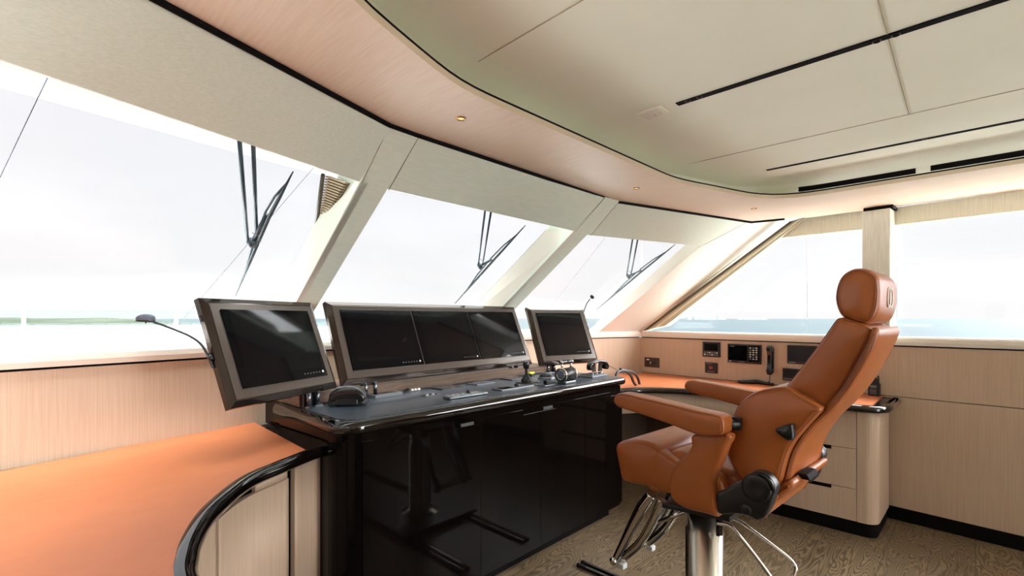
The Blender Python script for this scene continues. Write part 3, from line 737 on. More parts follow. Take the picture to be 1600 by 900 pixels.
CHROMED = mat('dark_chrome', s2l(120, 125, 130), .15, metal=.9)
monitor(1.118, 2.191, 1.03, 1.469, .444, .051, .406, 3, 'long bronze framed monitor bank with three dark screens in the middle of the console', (.12, .90), False)
r_, PLm = monitor(.56, 1.933, 1.025, .583, .434, .436, .37, 1, 'bronze framed single screen monitor at the left end of the console, angled inward', (.80,))
r_, PRm = monitor(2.647, 2.245, 1.015, .553, .461, -.247, .422, 1, 'bronze framed single screen monitor at the right end of the console', (.22,), False)
# ================================================================== HELM CHAIR
CO = V((1.945, .79, 0)); ca = math.radians(3); HD = V((math.sin(ca), math.cos(ca), 0)); NP = V((-math.cos(ca), math.sin(ca), 0))
def CH(u, v, w): return CO+HD*u+NP*v+UPZ*w
def fnuw(u, w, v): return CH(u, v, w)
def cp(px, py, v): p = onp(px, py, CO+NP*v, NP)-CO; return (p.dot(HD), p.z)
def cps(pts, v): return [cp(x, y, v) for x, y in pts]
ch = thing('helm_chair', CO.copy(), 'tan leather helm chair with headrest and armrests on a chrome pedestal', 'chair')
# headrest
hv = .15
hr = [(1303, 470), (1305, 448), (1313, 431), (1327, 421), (1342, 418.5), (1358, 422), (1371, 433), (1374.5, 448), (1374.5, 465), (1372.5, 481), (1366, 497), (1356, 505), (1345, 506), (1327, 501), (1311, 492)]
HRo = cps(hr, hv)
hd = puffy(HRo, hv, -hv, .028, fnuw, dome=.006).build('headrest', LEA, ch)
piping(HRo, hv-.004, .008, .0015, fnuw).build('seam', LEAD, hd)
piping(HRo, -hv+.004, .008, .0015, fnuw).build('seam', LEAD, hd)
# upper back
uv = .165
ub = [(1228, 606), (1252, 572), (1280, 535), (1303, 502), (1312, 496), (1325, 499), (1350, 508), (1362, 516), (1359, 530), (1346, 556), (1318, 605), (1296, 634), (1286, 641), (1274, 634), (1250, 620)]
UBo = cps(ub, uv)
ubk = puffy(UBo, uv, -uv, .024, fnuw, dome=.006, n=72).build('upper_backrest', LEA, ch)
piping(UBo, uv-.002, .004, .0012, fnuw, 72).build('seam', LEAD, ubk)
# lower back with the wide side wings
lv = .205
lb_ = [(1143, 650), (1152, 632), (1165, 620), (1180, 612), (1200, 607), (1226, 605), (1250, 618), (1272, 631), (1284, 640), (1276, 650), (1258, 670), (1240, 692), (1230, 712), (1223, 735), (1218, 756), (1212, 776), (1195, 790), (1172, 776), (1158, 755), (1146, 738), (1135, 715), (1133, 695), (1137, 670)]
LBo = cps(lb_, lv)
lbk = puffy(LBo, lv, -lv, .026, fnuw, dome=.012, n=80).build('lower_backrest', LEA, ch)
piping(LBo, lv-.003, .006, .0012, fnuw, 80).build('seam', LEAD, lbk)
# rear skin that joins both parts of the back
rs_ = [(1350, 512), (1362, 517), (1359, 532), (1345, 560), (1318, 607), (1290, 642), (1263, 668), (1243, 695), (1232, 718), (1224, 745), (1214, 775), (1206, 776), (1214, 745), (1225, 700), (1250, 660), (1290, 620), (1330, 560)]
RSo = cps(rs_, .17)
RSo = [(u-.018, w) for u, w in RSo]
puffy(RSo, .172, -.172, .02, fnuw, n=80, dome=.0).build('back_shell', LEA, ch)
# seat: thick front roll and lower cushion
sv = .225
rl_ = [(959, 702), (963, 693), (976, 688.5), (992, 687.5), (1008, 691), (1021, 697), (1029, 704), (1033, 716), (1034, 740), (1034, 771), (1024, 768), (1006, 762), (975, 754), (968, 748), (963, 725)]
ROo = cps(rl_, sv)
roll = puffy(ROo, sv, -sv, .028, fnuw, dome=.010, n=80).build('seat_front', LEA, ch)
piping(ROo, sv-.006, .012, .0012, fnuw, 80).build('seam', LEAD, roll)
st = [(1030, 716), (1036, 709), (1048, 711), (1066, 719), (1092, 731), (1140, 748), (1150, 780), (1118, 802), (1080, 786), (1040, 772), (1032, 765)]
STo = cps(st, sv)
seat = puffy(STo, .165, -.165, .03, fnuw, dome=.006, n=72).build('seat', LEA, ch)
bo_ = [(1010, 705), (1022, 700), (1036, 710), (1058, 725), (1085, 738), (1120, 745), (1130, 780), (1110, 800), (1080, 786), (1044, 773), (1012, 764)]
BOo = cps(bo_, sv)
for s_ in (1, -1): puffy(BOo, s_*(sv-.004), s_*.155, .022, fnuw, dome=.004, n=72).build('side_bolster', LEA, ch)
# front bolster pads of the seat either side of the middle groove
def pad(pts, va, vb, nm='seat_pad', r=.02, dome=.006): return puffy(cps(pts, sv), va, vb, r, fnuw, dome=dome).build(nm, LEA, ch)
# wedge cushions on the cushion top (centre)
# side panels (arm supports)
spn = [(1082, 679), (1078, 698), (1070, 710), (1057, 723), (1046, 738), (1042, 757), (1046, 775), (1053, 786), (1072, 797), (1100, 804), (1121, 809), (1118, 790), (1113, 762), (1117, 742), (1126, 722), (1134, 701), (1138, 679)]
SPo = cps(spn, .29)
puffy(SPo, .29, .235, .02, fnuw, n=80, dome=.004).build('side_panel', LEA, ch)
puffy(SPo, -.235, -.29, .02, fnuw, n=80, dome=.004).build('side_panel', LEA, ch)
# armrests
av = .325
am = [(957.5, 626), (960, 618), (967, 615), (985, 618), (1040, 631), (1090, 643), (1118, 649), (1127, 654), (1130, 664), (1129, 676), (1124, 681), (1100, 682), (1084, 679), (1045, 664), (1000, 648), (968, 638), (961, 633)]
AMo = cps(am, av)
for s_ in (1, -1):
    r1 = puffy(AMo, s_*av, s_*(av-.085), .014, fnuw, n=80, dome=.002).build('armrest', LEA, ch)
    piping(AMo, s_*(av-.004), .004, .0013, fnuw, 80).build('seam', LEAD, r1)
# pivots between arm and back
for s_ in (1, -1):
    u0, w0 = cp(1134, 664, .27); u1, w1 = cp(1148, 662, .23)
    mb = MB().lathe([(0, 0), (.010, .0), (.010, .03), (.014, .032), (.016, .05), (.016, .07), (0, .07)], CH(u0+.01, s_*.28, w0), (CH(u1, s_*.235, w1)-CH(u0+.01, s_*.28, w0)), 20)
    q = CH(u1, s_*.222, w1); mb.box((-.018, -.022, -.01), (.018, .022, .012), lambda i, j, k: q+HD*i+UPZ*j+NP*s_*k)
    mb.build('arm_pivot', PLAST, ch, .002)
# triangular lumbar knob on the side
kb = [(1211.5, 672.5), (1222, 666), (1236, 662.5), (1239, 665), (1240.5, 684), (1236, 688), (1228, 687)]
for s_ in (1, -1):
    K = cps(kb, lv+.02); kn = puffy(K, s_*(lv-.005), s_*(lv+.028), .010, fnuw, n=48, dome=.002).build('lumbar_knob', PLAST, ch)
    cu, cw = cp(1227, 676, lv+.02); MB().lathe([(.016, 0), (.014, .003), (0, .001)], CH(cu, s_*(lv+.026), cw), NP*s_, 20).build('knob_cap', PLASTG, kn)
# recliner mechanism covers
mc = [(1118, 772), (1128, 767), (1146, 757), (1162, 749), (1170, 741), (1181, 737), (1195, 741), (1206, 752), (1212, 765), (1208, 778), (1203, 793), (1194, 809), (1182, 814), (1170, 808), (1150, 804), (1124, 804), (1119, 792)]
MCo = cps(mc, .285)
for s_ in (1, -1):
    m_ = puffy(MCo, s_*.235, s_*.285, .012, fnuw, n=80, dome=.003).build('recliner_cover', PLAST, ch)
    cu, cw = cp(1181, 763, .29); MB().lathe([(.045, -.004), (.045, .004), (.038, .008), (.02, .006), (0, .006)], CH(cu, s_*.284, cw), NP*s_, 32).build('pivot_cap', PLAST, m_)
    cu, cw = cp(1165, 797, .29); MB().lathe([(.016, -.004), (.016, .004), (.013, .006), (0, .006)], CH(cu, s_*.284, cw), NP*s_, 24).build('small_cap', PLAST, m_)
    a_ = [cp(x, y, .29) for x, y in ((1186, 741), (1197, 746), (1205, 756), (1208, 768))]
    MB().tube([CH(u, s_*.286, w) for u, w in a_], .005, 8).build('cover_highlight_rib', PLASTG, m_)
# rear roll under the back with black belt
rr_ = [(1188, 812), (1193, 796), (1204, 776), (1214, 764), (1222, 757), (1232, 752), (1240, 757), (1236, 766), (1222, 778), (1207, 791), (1199, 804)]
RRo = [(u-.0, w) for u, w in cps(rr_, .20)]
puffy(RRo, .20, -.20, .018, fnuw, dome=.004).build('rear_roll', LEA, ch)
bu, bw = cp(1240, 750, .18)
MB().box((-.026, .02, -.010), (.004, .12, .008), lambda i, j, k: CH(bu+i+k*.6, j, bw+k)).build('rear_belt', BLACK, ch, .004)
# seat base plate
b0 = cp(985, 762, .15); b1 = cp(1110, 806, .15)
MB().box((-.16, -.14, 0), (.11, .14, .020), lambda i, j, k: CH(i, j, k+.60-.018*(i/.2))).build('seat_frame', PLAST, ch, .004)
# pedestal
ped = MB().lathe([(.062, .60), (.062, .42), (.064, .40)], CO, k=48)
ped = MB().lathe([(.0, .602), (.064, .602), (.064, .50), (.0725, .497), (.0725, .06), (.085, .055), (.14, .035), (.16, .022), (.16, .02)], CO, k=64).build('pedestal', STEEL, ch)
MB().box((-.008, -.008, 0), (.008, .008, .075), lambda i, j, k: CO+RV*.038-DV*.058+RV*i+DV*j+UPZ*(k+.50)).build('lock_slot', PLASTG, ped, .002)
MB().box((-.29, -.26, .0), (.29, .26, .022), lambda i, j, k: V((1.945+i, .79+j, k+.018))).build('base_plate', PLAST, ch, .004)
# footrest: two curved chrome legs, cross bar, rubber tips
FV = .135
def cz(px, py, v): u, w = cp(px, py, v); return (u, v, w)
la = [cz(1019, 772, FV), cz(1004, 793, FV), cz(988, 822, FV), cz(974, 850, FV), cz(961, 875, FV)]
P1 = spline([CH(*q) for q in la], 6)
fr_ = MB().tube(P1, [.026-.008*abs(i/len(P1)*2-.5)  for i in range(len(P1))], 14).build('footrest_leg', CHROME, ch)
P2 = spline([CH(u, -FV, w) for u, v, w in la], 6); MB().tube(P2, [.026-.008*abs(i/len(P2)*2-.5)  for i in range(len(P2))], 14).build('footrest_leg', CHROME, ch)
ib = [cz(1034, 780, FV-.03), cz(1024, 805, FV-.03), cz(1010, 832, FV-.03), cz(996, 852, FV-.03), cz(973, 872, FV-.03)]
MB().tube(spline([CH(*q) for q in ib], 6), .018, 12).build('footrest_strut', CHROME, ch)
MB().tube(spline([CH(u, -v, w) for u, v, w in ib], 6), .018, 12).build('footrest_strut', CHROME, ch)
e0 = P1[-1]+NP*.018; e1 = P2[-1]-NP*.018
br_ = MB().tube([e0, e1], .0125, 16).build('cross_bar', CHROME, ch)
for e_, s_ in ((e0, 1), (e1, -1)):
    MB().lathe([(0, .006), (.012, .006), (.016, .002), (.016, -.016), (.012, -.02)], e_, NP*s_, 20).build('end_cap', CHROME, br_)
for t_ in (.12, .88):
    q = e0.lerp(e1, t_); MB().box((-.028, -.016, -.010), (.004, .016, .012), lambda i, j, k: q-HD*.012+HD*i+NP*j+UPZ*(k-.02)).build('clip', KEYG, br_, .003)
MB().tube([CH(*cz(1029, 816, .07)), CH(*cz(1086, 793, .03))], .009, 12).build('link_rod', CHROME, ch)
# rear lever loop: thin chrome hoop behind the pedestal
hv_ = .075
lp_ = [cz(1120, 817, hv_), cz(1138, 820, hv_), cz(1149, 830, hv_), cz(1178, 866, hv_), cz(1206, 904, hv_)]
rp_ = [cz(1138, 811, -.03), cz(1156, 815, -.05), cz(1172, 826, -.05), cz(1208, 853, -.05), cz(1232, 872, -.05), cz(1242, 884, -.05), cz(1243, 893, -.035), cz(1236, 906, .0)]
MB().tube(spline([CH(*q) for q in lp_]+[CH(cz(1214, 915, .05)[0], .05, cz(1214, 915, .05)[2])]+[CH(*q) for q in rp_[::-1]], 6), .0065, 10).build('lever_hoop', CHROME, ch)
# headrest emblem: two overlapping upright ovals, stitched in white on the rear face
# rear face of the headrest at about half height
uu = min(u for u, w in HRo); wm = (cp(1374, 462, hv)[1])
def rear_u(w):
    L = smooth_loop(HRo, 200); c_ = [p for p in L if abs(p.y-w) < .012]; return min(p.x for p in c_)
em = MB()
for dv in (-.017, .017):
    q = []
    for k in range(32):
        a_ = 2*PI*k/32; w = wm-.001+.030*math.sin(a_); v = dv+.024*math.cos(a_); q.append(CH(rear_u(w)-.0012, v, w))
    em.tube(q, .0022, 6, closed=True)
em.build('emblem', WHITE, hd)
# floor rails of the chair
for x, lb in ((1.69, 'dark chair rail in the floor on the port side of the pedestal'), (2.165, 'dark floor rail ending near the footrest, before the console')):
    r = thing('floor_rail', V((x, .6, 0)), lb, 'rail', None)
    MB().box((x-.028, -.35, 0), (x+.028, 1.565, .006)).build('rail_base', PLAST, r)
    MB().box((x-.028, -.35, .006), (x-.012, 1.565, .017)).box((x+.012, -.35, .006), (x+.028, 1.565, .017)).build('rail_edge', BRONZED, r)
    MB().lathe([(.008, 0), (.007, .003), (0, .0035)], V((x, 1.545, .006)), k=16).build('bolt', SILVER, r)
# ================================================================== INSTRUMENTS
TT = TZ+.0017
def tz(px, py, h=0): return onz(px, py, TT+h)
def slab(name_, quad, h, m, parent, bevel=.002, z=TT):
    P = [onz(x, y, z+h) for x, y in quad]; return MB().prism([V((p.x, p.y, z)) for p in P], (0, 0, h)).build(name_, m, parent, bevel)
def rectq(px, py, w_, d_, rot=0): # rectangle on the console top: centre pixel, size in metres
    c = tz(px, py); a = V((math.cos(rot), math.sin(rot), 0)); b = V((-math.sin(rot), math.cos(rot), 0))
    return c, a, b
def plate(nm, px, py, w_, d_, h, m, parent, rot=0, z=TT, bevel=.0015):
    c, a, b = rectq(px, py, w_, d_, rot); c = V((c.x, c.y, 0))
    o = MB().box((-w_/2, -d_/2, 0), (w_/2, d_/2, h), lambda i, j, k: c+a*i+b*j+UPZ*(z+k)).build(nm, m, parent, bevel)
    return o, (lambda i, j, k=0: c+a*i+b*j+UPZ*(z+h+k))
def base(px, py): p = tz(px, py); return V((p.x, p.y, TT))
# 1 handset in cradle at the left
r = thing('radio_handset', base(543, 640), 'black and silver handset lying in its cradle on the left end of the console top', 'handset')
c0 = base(543, 634)
def HS(i, j, k, c=c0, an=math.radians(-35)): 
    a = V((math.cos(an), math.sin(an), 0)); b = V((-math.sin(an), math.cos(an), 0)); return c+a*i+b*j+UPZ*k
body = [(-.075, .030), (-.078, .050), (-.066, .068), (-.035, .082), (.0, .086), (.035, .080), (.066, .062), (.078, .040), (.074, .022), (.055, .020), (.045, .026), (.02, .030), (-.02, .030), (-.045, .026), (-.055, .022), (-.07, .020)]
puffy(body, -.029, .029, .012, lambda a, w, c: HS(a, c, w), n=64).build('handset_body', PLASTG, r)
puffy([(-.05, .083), (0, .0935), (.045, .083), (.075, .060), (.085, .042), (.080, .038), (.06, .064), (.03, .079), (-.03, .081)], -.024, .024, .003, lambda a, w, c: HS(a, c, w), n=48).build('silver_back', SILVER, r)
MB().box((-.052, -.028, 0), (.052, .028, .052), HS).build('cradle', PLASTG, r, .010)
for s_ in (-1, 1): MB().lathe([(.022, 0), (.024, .006), (.022, .03), (.012, .034)], HS(s_*.062, 0, .004), k=24).build('ear_cup', PLAST, r)
MB().tube(spline([HS(.078, -.01, .05), HS(.095, -.02, .045), HS(.098, -.03, .015), HS(.088, -.04, .003)], 6), .003, 8).build('cord', PLAST, r)
# 2 framed tray behind it
r = thing('framed_instrument', base(600, 622), 'flat dark instrument in a raised silver frame, behind the left handset', 'instrument')
o, P = plate('frame', 601, 618.5, .165, .085, .016, GREYP, r, .05)
MB().box((-.07, -.031, 0), (.07, .031, .002), lambda i, j, k: P(i, j, k-.001)).build('dark_glass', SCREEN, r)
# 3 small cluster of white buttons
r = thing('button_cluster', base(645, 611), 'small cluster of white push buttons near the shelf at the left of the console', 'buttons')
o, P = plate('plate', 645, 610.5, .07, .045, .003, GREYP, r)
for i in range(3): MB().lathe([(.008, 0), (.008, .008), (.006, .010), (0, .010)], P(-.012+i*.022, -.012), k=14).build('button', WHITE, r)
MB().lathe([(.009, 0), (.008, .012), (0, .013)], P(-.022, .012), k=14).build('knob', PLAST, r)
# 4 small silver button panel
r = thing('push_button_unit', base(672, 618), 'small silver panel with round push buttons beside the keypad', 'panel')
o, P = plate('plate', 672, 618, .085, .05, .004, SILVER, r)
for i in range(4):
    for j in range(2): MB().lathe([(.0065, 0), (.0065, .003), (0, .0035)], P(-.028+i*.019, -.011+j*.022), k=12).build('button', (KEYG, PLAST)[(i+j) % 2], r)
# 5 7 8 flat touch panels
for (px, py, w_, d_, m, lb) in ((699, 606.5, .155, .10, SCREEN, 'flat black glass touch panel, left of three along the shelf'), (751, 599.5, .15, .10, GREYP, 'flat grey blue touch panel, middle of three along the shelf'), (803, 592, .17, .11, SCREEN, 'flat dark touch panel beside the joystick, right of three along the shelf')):
    r = thing('touch_screen', base(px, py), lb, 'panel')
    o, P = plate('frame', px, py, w_, d_, .006, PLASTG if m is SCREEN else SILVER, r, .03)
    MB().box((-w_/2+.008, -d_/2+.008, 0), (w_/2-.008, d_/2-.008, .001), P).build('glass', m if m is SCREEN else mat('blue_glass', s2l(58, 66, 80), .12), r)
# 6 keypad with trackball knob
r = thing('control_keypad', base(727, 619), 'long silver control keypad with a black knob near the front edge of the console', 'keypad')
o, P = plate('housing', 728, 619.5, .255, .062, .014, SILVER, r, .0, bevel=.005)
for i in range(10):
    for j in range(3):
        if i == 6: continue
        MB().box((-.007, -.005, 0), (.007, .005, .002), lambda a, b, k: P(-.108+i*.021+a, -.017+j*.017+b, k)).build('key', (KEYG if (i*7+j) % 3 else GREYP), r)
MB().lathe([(.011, 0), (.011, .014), (.009, .016), (0, .016)], P(.022, .004), k=20).build('knob', PLAST, r)
# 9 panel with small screen
r = thing('control_unit', base(800, 606), 'silver edged control panel with small dark screen and knob, front middle of the console', 'panel')
o, P = plate('plate', 802, 606, .27, .085, .006, SILVER, r, .0)
MB().box((-.105, -.028, 0), (-.02, .028, .0012), P).build('display', SCREEN, r)
MB().lathe([(.017, 0), (.017, .010), (.014, .012), (0, .012)], P(.045, .012), k=20).build('knob', PLAST, r)
for i in range(4): MB().box((-.006, -.004, 0), (.006, .004, .0015), lambda a, b, k: P(.05+i*.018+a, -.022+b, k)).build('key', GREYP, r)
# 10 joystick
r = thing('joystick_lever', base(822, 597), 'black upright joystick lever with rubber boot on its square plate', 'lever')
o, P = plate('plate', 823, 598, .12, .085, .005, PLAST, r, .0)
MB().lathe([(.034, 0), (.036, .008), (.030, .022), (.018, .038), (.012, .048), (.0, .05)], P(0, 0), k=28).build('boot', PLAST, r)
MB().lathe([(.010, .04), (.009, .085)], P(0, 0), (-.05, 0, 1), 16).build('stem', mat('stem_brown', s2l(52, 44, 40), .4), r)
q = P(-.004, 0, .082); MB().lathe([(0, 0), (.017, .002), (.019, .010), (.019, .036), (.016, .044), (0, .046)], q, (-.05, 0, 1), 24).build('grip', PLASTG, r)
MB().lathe([(.015, .0455), (.012, .0475), (0, .048)], q, (-.05, 0, 1), 24).build('grip_cap', SILVER, r)
# 11 yellow tag
r = thing('yellow_knob', base(830, 587), 'small yellow topped switch behind the joystick lever', 'switch')
MB().lathe([(.014, 0), (.012, .016)], base(830, 588), k=16).build('switch_body', PLAST, r)
c_ = base(830, 588); MB().box((-.024, -.012, .016), (.024, .012, .030), lambda i, j, k: c_+V((i, j, k))).build('switch_top', YELL, r, .003)
# 12 dome
r = thing('trackball_dome', base(854, 590), 'low black dome with a silver rim between the joystick and the throttle', 'dome')
MB().lathe([(.058, 0), (.06, .004), (.055, .010), (.052, .011)], base(854, 591), k=40).build('rim', SILVER, r)
MB().lathe([(.053, .009), (.048, .020), (.036, .032), (.018, .039), (0, .041)], base(854, 591), k=40).build('dome', PLAST, r)
# 13 small lever plate
r = thing('thruster_control', base(852, 602), 'small square silver control plate with a black side lever, left of the throttle', 'control')
o, P = plate('plate', 853, 601, .12, .085, .004, SILVER, r, .0)
MB().tube([P(.05, .01, .022), P(.0, -.012, .012)], .006, 10).build('lever_arm', PLAST, r)
q = P(-.01, -.016, 0); MB().box((-.018, -.014, 0), (.018, .014, .026), lambda i, j, k: q+V((i, j, k))).build('lever_knob', PLAST, r, .004)
# 14 throttle
tb = base(885, 599); r = thing('engine_throttle', tb, 'chunky black and chrome twin engine throttle head with crossbar handle', 'throttle')
TX = V((1, .05, 0)).normalized(); ty = V((-.05, 1, 0)).normalized()
def T(i, j, k): return tb+TX*i+ty*j+UPZ*k
MB().box((-.055, -.035, 0), (.055, .035, .018), T).build('foot', SILVER, r, .005)
dr = MB().lathe([(0, -.062), (.036, -.062), (.040, -.058), (.040, .058), (.036, .062), (0, .062)], T(0, 0, .056), TX, 40).build('drum', PLAST, r)
for s_ in (-1, 1):
    MB().lathe([(.040, -.006), (.0435, -.005), (.0435, .005), (.040, .006)], T(s_*.056, 0, .056), TX*s_, 40).build('chrome_ring', CHROME, dr)
MB().lathe([(.032, 0), (.031, .002), (.027, .002), (.026, -.001)], T(-.062, 0, .056), -TX, 40).build('dial_rim', CHROME, dr)
MB().lathe([(.026, 0), (0, .0005)], T(-.062, 0, .056), -TX, 40).build('dial_face', mat('dial', s2l(96, 108, 124), .3), dr)
for s_ in (-1, 1):
    MB().tube([T(s_*.048, 0, .094), T(s_*.048, .0, .128)], .006, 10).build('handle_post', CHROME, r)
for i0, i1 in ((-.056, -.002), (.002, .056)):
    MB().lathe([(0, i0), (.012, i0), (.0125, i0+.004), (.0125, i1-.004), (.012, i1), (0, i1)], T(0, 0, .132), TX, 24).build('handle_grip', PLASTG, r)
for s_ in (-1, 1): MB().lathe([(0, .060), (.0135, .060), (.0135, .052), (.012, .050)], T(0, 0, .132), TX*s_, 24).build('handle_end', CHROME, r)
# 15 telephone handset on cradle with cord
pb = base(930, 584); r = thing('desk_telephone', pb, 'black telephone with its arched handset on the cradle at the right end of the console', 'telephone')
o, P = plate('base', 925, 588, .20, .13, .014, GREYP, r, .05, bevel=.004)
MB().box((-.085, -.05, 0), (.085, .05, .004), P).build('top_plate', PLAST, r, .002)
for i in range(5): MB().lathe([(.008, 0), (.007, .012), (0, .013)], P(-.05+.028*i, -.035, .004), k=14).build('button', (SILVER, PLAST)[i % 2], r)
hb = [(-.105, .020), (-.108, .045), (-.095, .066), (-.06, .080), (0, .086), (.06, .080), (.095, .062), (.112, .040), (.110, .016), (.088, .010), (.068, .018), (.062, .042), (.035, .060), (0, .066), (-.035, .060), (-.058, .044), (-.066, .024), (-.085, .014)]
hq = base(934, 583); hx = V((1, -.08, 0)).normalized(); hy = V((.08, 1, 0)).normalized()
puffy(hb, -.022, .022, .012, lambda a, w, c: hq+hx*a+hy*c+UPZ*(w+.012), n=72).build('handset', PLASTG, r)
for a in (-.035, .035): MB().prism([hq+hx*(a-.018)+UPZ*.012, hq+hx*(a+.018)+UPZ*.012, hq+hx*(a+.012)+UPZ*.075, hq+hx*(a-.012)+UPZ*.075], (0, .012, 0)).build('cradle_prong', PLAST, r, .002)
cpts = [(955, 575, 2.05), (972, 581, 2.0)]
def near_pt(px, py, Y): d = ray(px, py); return EYE+d*(Y/d.y)
thin = [near_pt(951, 571, 1.97), near_pt(962, 577, 1.96), near_pt(975, 584, 1.95)]
loop = [(962, 588), (966, 581), (976, 580), (985, 586), (990, 597), (996, 605), (999, 607), (999, 600), (996, 590), (990, 583), (978, 579), (969, 577)]
Lp = [near_pt(x, y, 1.90+.006*i) for i, (x, y) in enumerate(loop)]
MB().tube(spline(thin, 6), .0022, 8).build('cord', PLAST, r)
helix = []; cl = spline(Lp, 10)
MB().tube(cl, [.010+.0012*(i % 2) for i in range(len(cl))], 8).build('coiled_cord', PLAST, r)
# --- instruments on the starboard wall
AW = SD.copy()                                     # along the wall, aft
def wallbox(pxa, pya, pxb, pyb, d0, d1, mb=None):
    """box on the starboard wall between two photo corners, standing d0..d1 proud of it"""
    A = S(pxa, pya, -.02); B = S(pxb, pyb, -.02); s0 = (A-SP0).dot(SD); s1 = (B-SP0).dot(SD)
    zt_, zb_ = A.z, B.z
    mb = mb or MB(); a = SP0+SD*s0-SN*d0; b = SP0+SD*s1-SN*d0
    return mb.prism([a+UPZ*zb_, b+UPZ*zb_, b+UPZ*zt_, a+UPZ*zt_], -SN*(d1-d0)), (s0, s1, zb_, zt_)
def wp(s, z, d): return SP0+SD*s-SN*d+UPZ*z
def unit(name_, box, depth, lb, cat, m=PLAST, bev=.004):
    (mb, (s0, s1, zb_, zt_)) = wallbox(*box, .004, depth)
    c = wp((s0+s1)/2, zb_, .004); r = thing(name_, c, lb, cat); mb.build('housing', m, r, bev)
    def rect(a0, b0, a1, b1, k0, k1, nm, mm, bv=0):
        f = lambda a, b, k: wp(s0+(s1-s0)*a, zb_+(zt_-zb_)*b, depth+k)
        return MB().box((a0, b0, k0), (a1, b1, k1), f).build(nm, mm, r, bv)
    return r, rect, (s0, s1, zb_, zt_)
r, R, _ = unit('wall_socket', (1006, 558, 1029, 575), .010, 'dark brown socket plate on the right wall near the corner', 'socket', mat('socket_brown', s2l(58, 40, 28), .4), .002)
s0, s1, zb_, zt_ = _
R(.2, .3, .42, .75, 0, .003, 'switch', PLASTG); MB().lathe([(.019, 0), (.017, .003), (.0, -.001)], wp(s0+(s1-s0)*.68, (zb_+zt_)/2, .010), -SN, 24).build('socket', PLAST, r)
R(.16, .72, .34, .82, .0, .0035, 'label_mark', WHITE); R(.40, .35, .43, .6, .0, .0035, 'marker', WHITE)
r, R, _ = unit('autopilot_display', (1097.5, 534, 1124.5, 558.5), .022, 'small square black display with a row of keys, leftmost on the right wall', 'display')
R(.12, .42, .88, .90, 0, .001, 'screen', SCREEN)
for i in range(6):
    for j in range(2): R(.10+i*.14, .10+j*.14, .20+i*.14, .19+j*.14, 0, .003, 'key', GREYP if (i+j) % 3 else KEYG)
r, R, _ = unit('alarm_panel', (1101, 566, 1120.5, 584), .016, 'small black box with a red button below the small square display', 'alarm')
R(.34, .38, .62, .66, 0, .003, 'button', RED); R(.1, .86, .5, .91, 0, .0006, 'label_mark', DIM); R(.2, .12, .75, .18, 0, .0006, 'label_mark', DIM)
r, R, _ = unit('chart_display', (1136.5, 537, 1189, 569.5), .020, 'wide black display with a keypad on its right, left of the wall handset', 'display')
R(.04, .14, .60, .92, 0, .001, 'screen', SCREEN); R(.64, .10, .96, .93, 0, .001, 'key_field', PLASTG)
for i in range(3):
    for j in range(6): R(.67+i*.09, .22+j*.115, .72+i*.09, .275+j*.115, .001, .004, 'key', KEYG if (i*5+j*3) % 4 else GREYP)
R(.08, .86, .22, .89, .001, .0014, 'label_mark', DIM); R(.05, .05, .12, .10, 0, .0006, 'label_mark', KEYG); R(.34, .06, .52, .09, 0, .0006, 'label_mark', DIM)
r, R, _ = unit('radar_display', (1229.5, 539, 1276, 571), .020, 'wide black display partly hidden behind the headrest side of the chair back', 'display')
LBL(r, 'wide black display partly hidden behind the chair back, upper of two')
R(.05, .16, .95, .9, 0, .001, 'screen', mat('screen_grey', s2l(40, 42, 46), .2)); R(.06, .05, .3, .10, 0, .0006, 'label_mark', DIM)
r, R, _ = unit('radio_unit', (1223, 575, 1262, 597), .030, 'small black speaker box mostly hidden behind the chair back, just above the desk', 'radio')
for j in range(7): R(.08, .3+j*.09, .6, .34+j*.09, 0, .002, 'grille_slat', PLASTG)
R(.06, .10, .4, .17, 0, .001, 'label_mark', DIM)
# wall telephone handset
A = S(1204, 540, -.02); s_h = (A-SP0).dot(SD); zt_ = A.z; zb_ = S(1204, 585, -.02).z; hh = zt_-zb_
r = thing('wall_handset', wp(s_h, zb_, .004), 'black telephone handset hanging upright on the right wall between the displays', 'handset')
MB().box((-.022, 0, .004), (.022, hh*.8, .02), lambda a, b, k: wp(s_h+a, zb_+hh*.1+b, k)).build('holder', PLAST, r, .004)
prf = [(0, .024), (.0, .05), (hh*.06, .062), (hh*.20, .060), (hh*.34, .052), (hh*.5, .050), (hh*.68, .052), (hh*.82, .060), (hh*.95, .060), (hh, .048), (hh, .026), (hh*.9, .020), (hh*.78, .022), (hh*.72, .034), (hh*.5, .036), (hh*.28, .034), (hh*.22, .022), (hh*.1, .020)]
puffy(prf, -.017, .017, .008, lambda a, k, c: wp(s_h+c, zb_+a, k), n=72).build('handset', PLASTG, r)
for f_ in (.12, .88): MB().lathe([(.026, .024), (.027, .034), (.024, .048), (.01, .052)], wp(s_h, zb_+hh*f_, 0), -SN, 24).build('ear_cup', PLAST, r)
w0_ = wp(s_h, zb_, .035); dq = wallx(w0_.y)
e_ = onz(1206, 600, DZ+.012)
MB().tube(spline([w0_, w0_+V((-.005, .0, -.05)), V((w0_.x-.02, w0_.y+.005, DZ+.03)), e_], 6), .003, 8).build('cord', PLAST, r)
cc = [onz(1209, 601, DZ+.008), onz(1195, 599, DZ+.012), onz(1182, 596.5, DZ+.018), onz(1172, 597, DZ+.014), onz(1160, 597, DZ+.012), onz(1154, 596, DZ+.010)]
cc = spline(cc, 8); MB().tube(cc, [(.011+.006*math.sin(PI*i/len(cc)))*(1+.1*(i % 2)) for i in range(len(cc))], 10).build('coiled_cord', PLAST, r)
MB().tube(spline([onz(1208, 600, DZ+.006), onz(1216, 596, DZ+.02), S(1226, 593, -.03)], 6), .0025, 8).build('cord', PLAST, r)
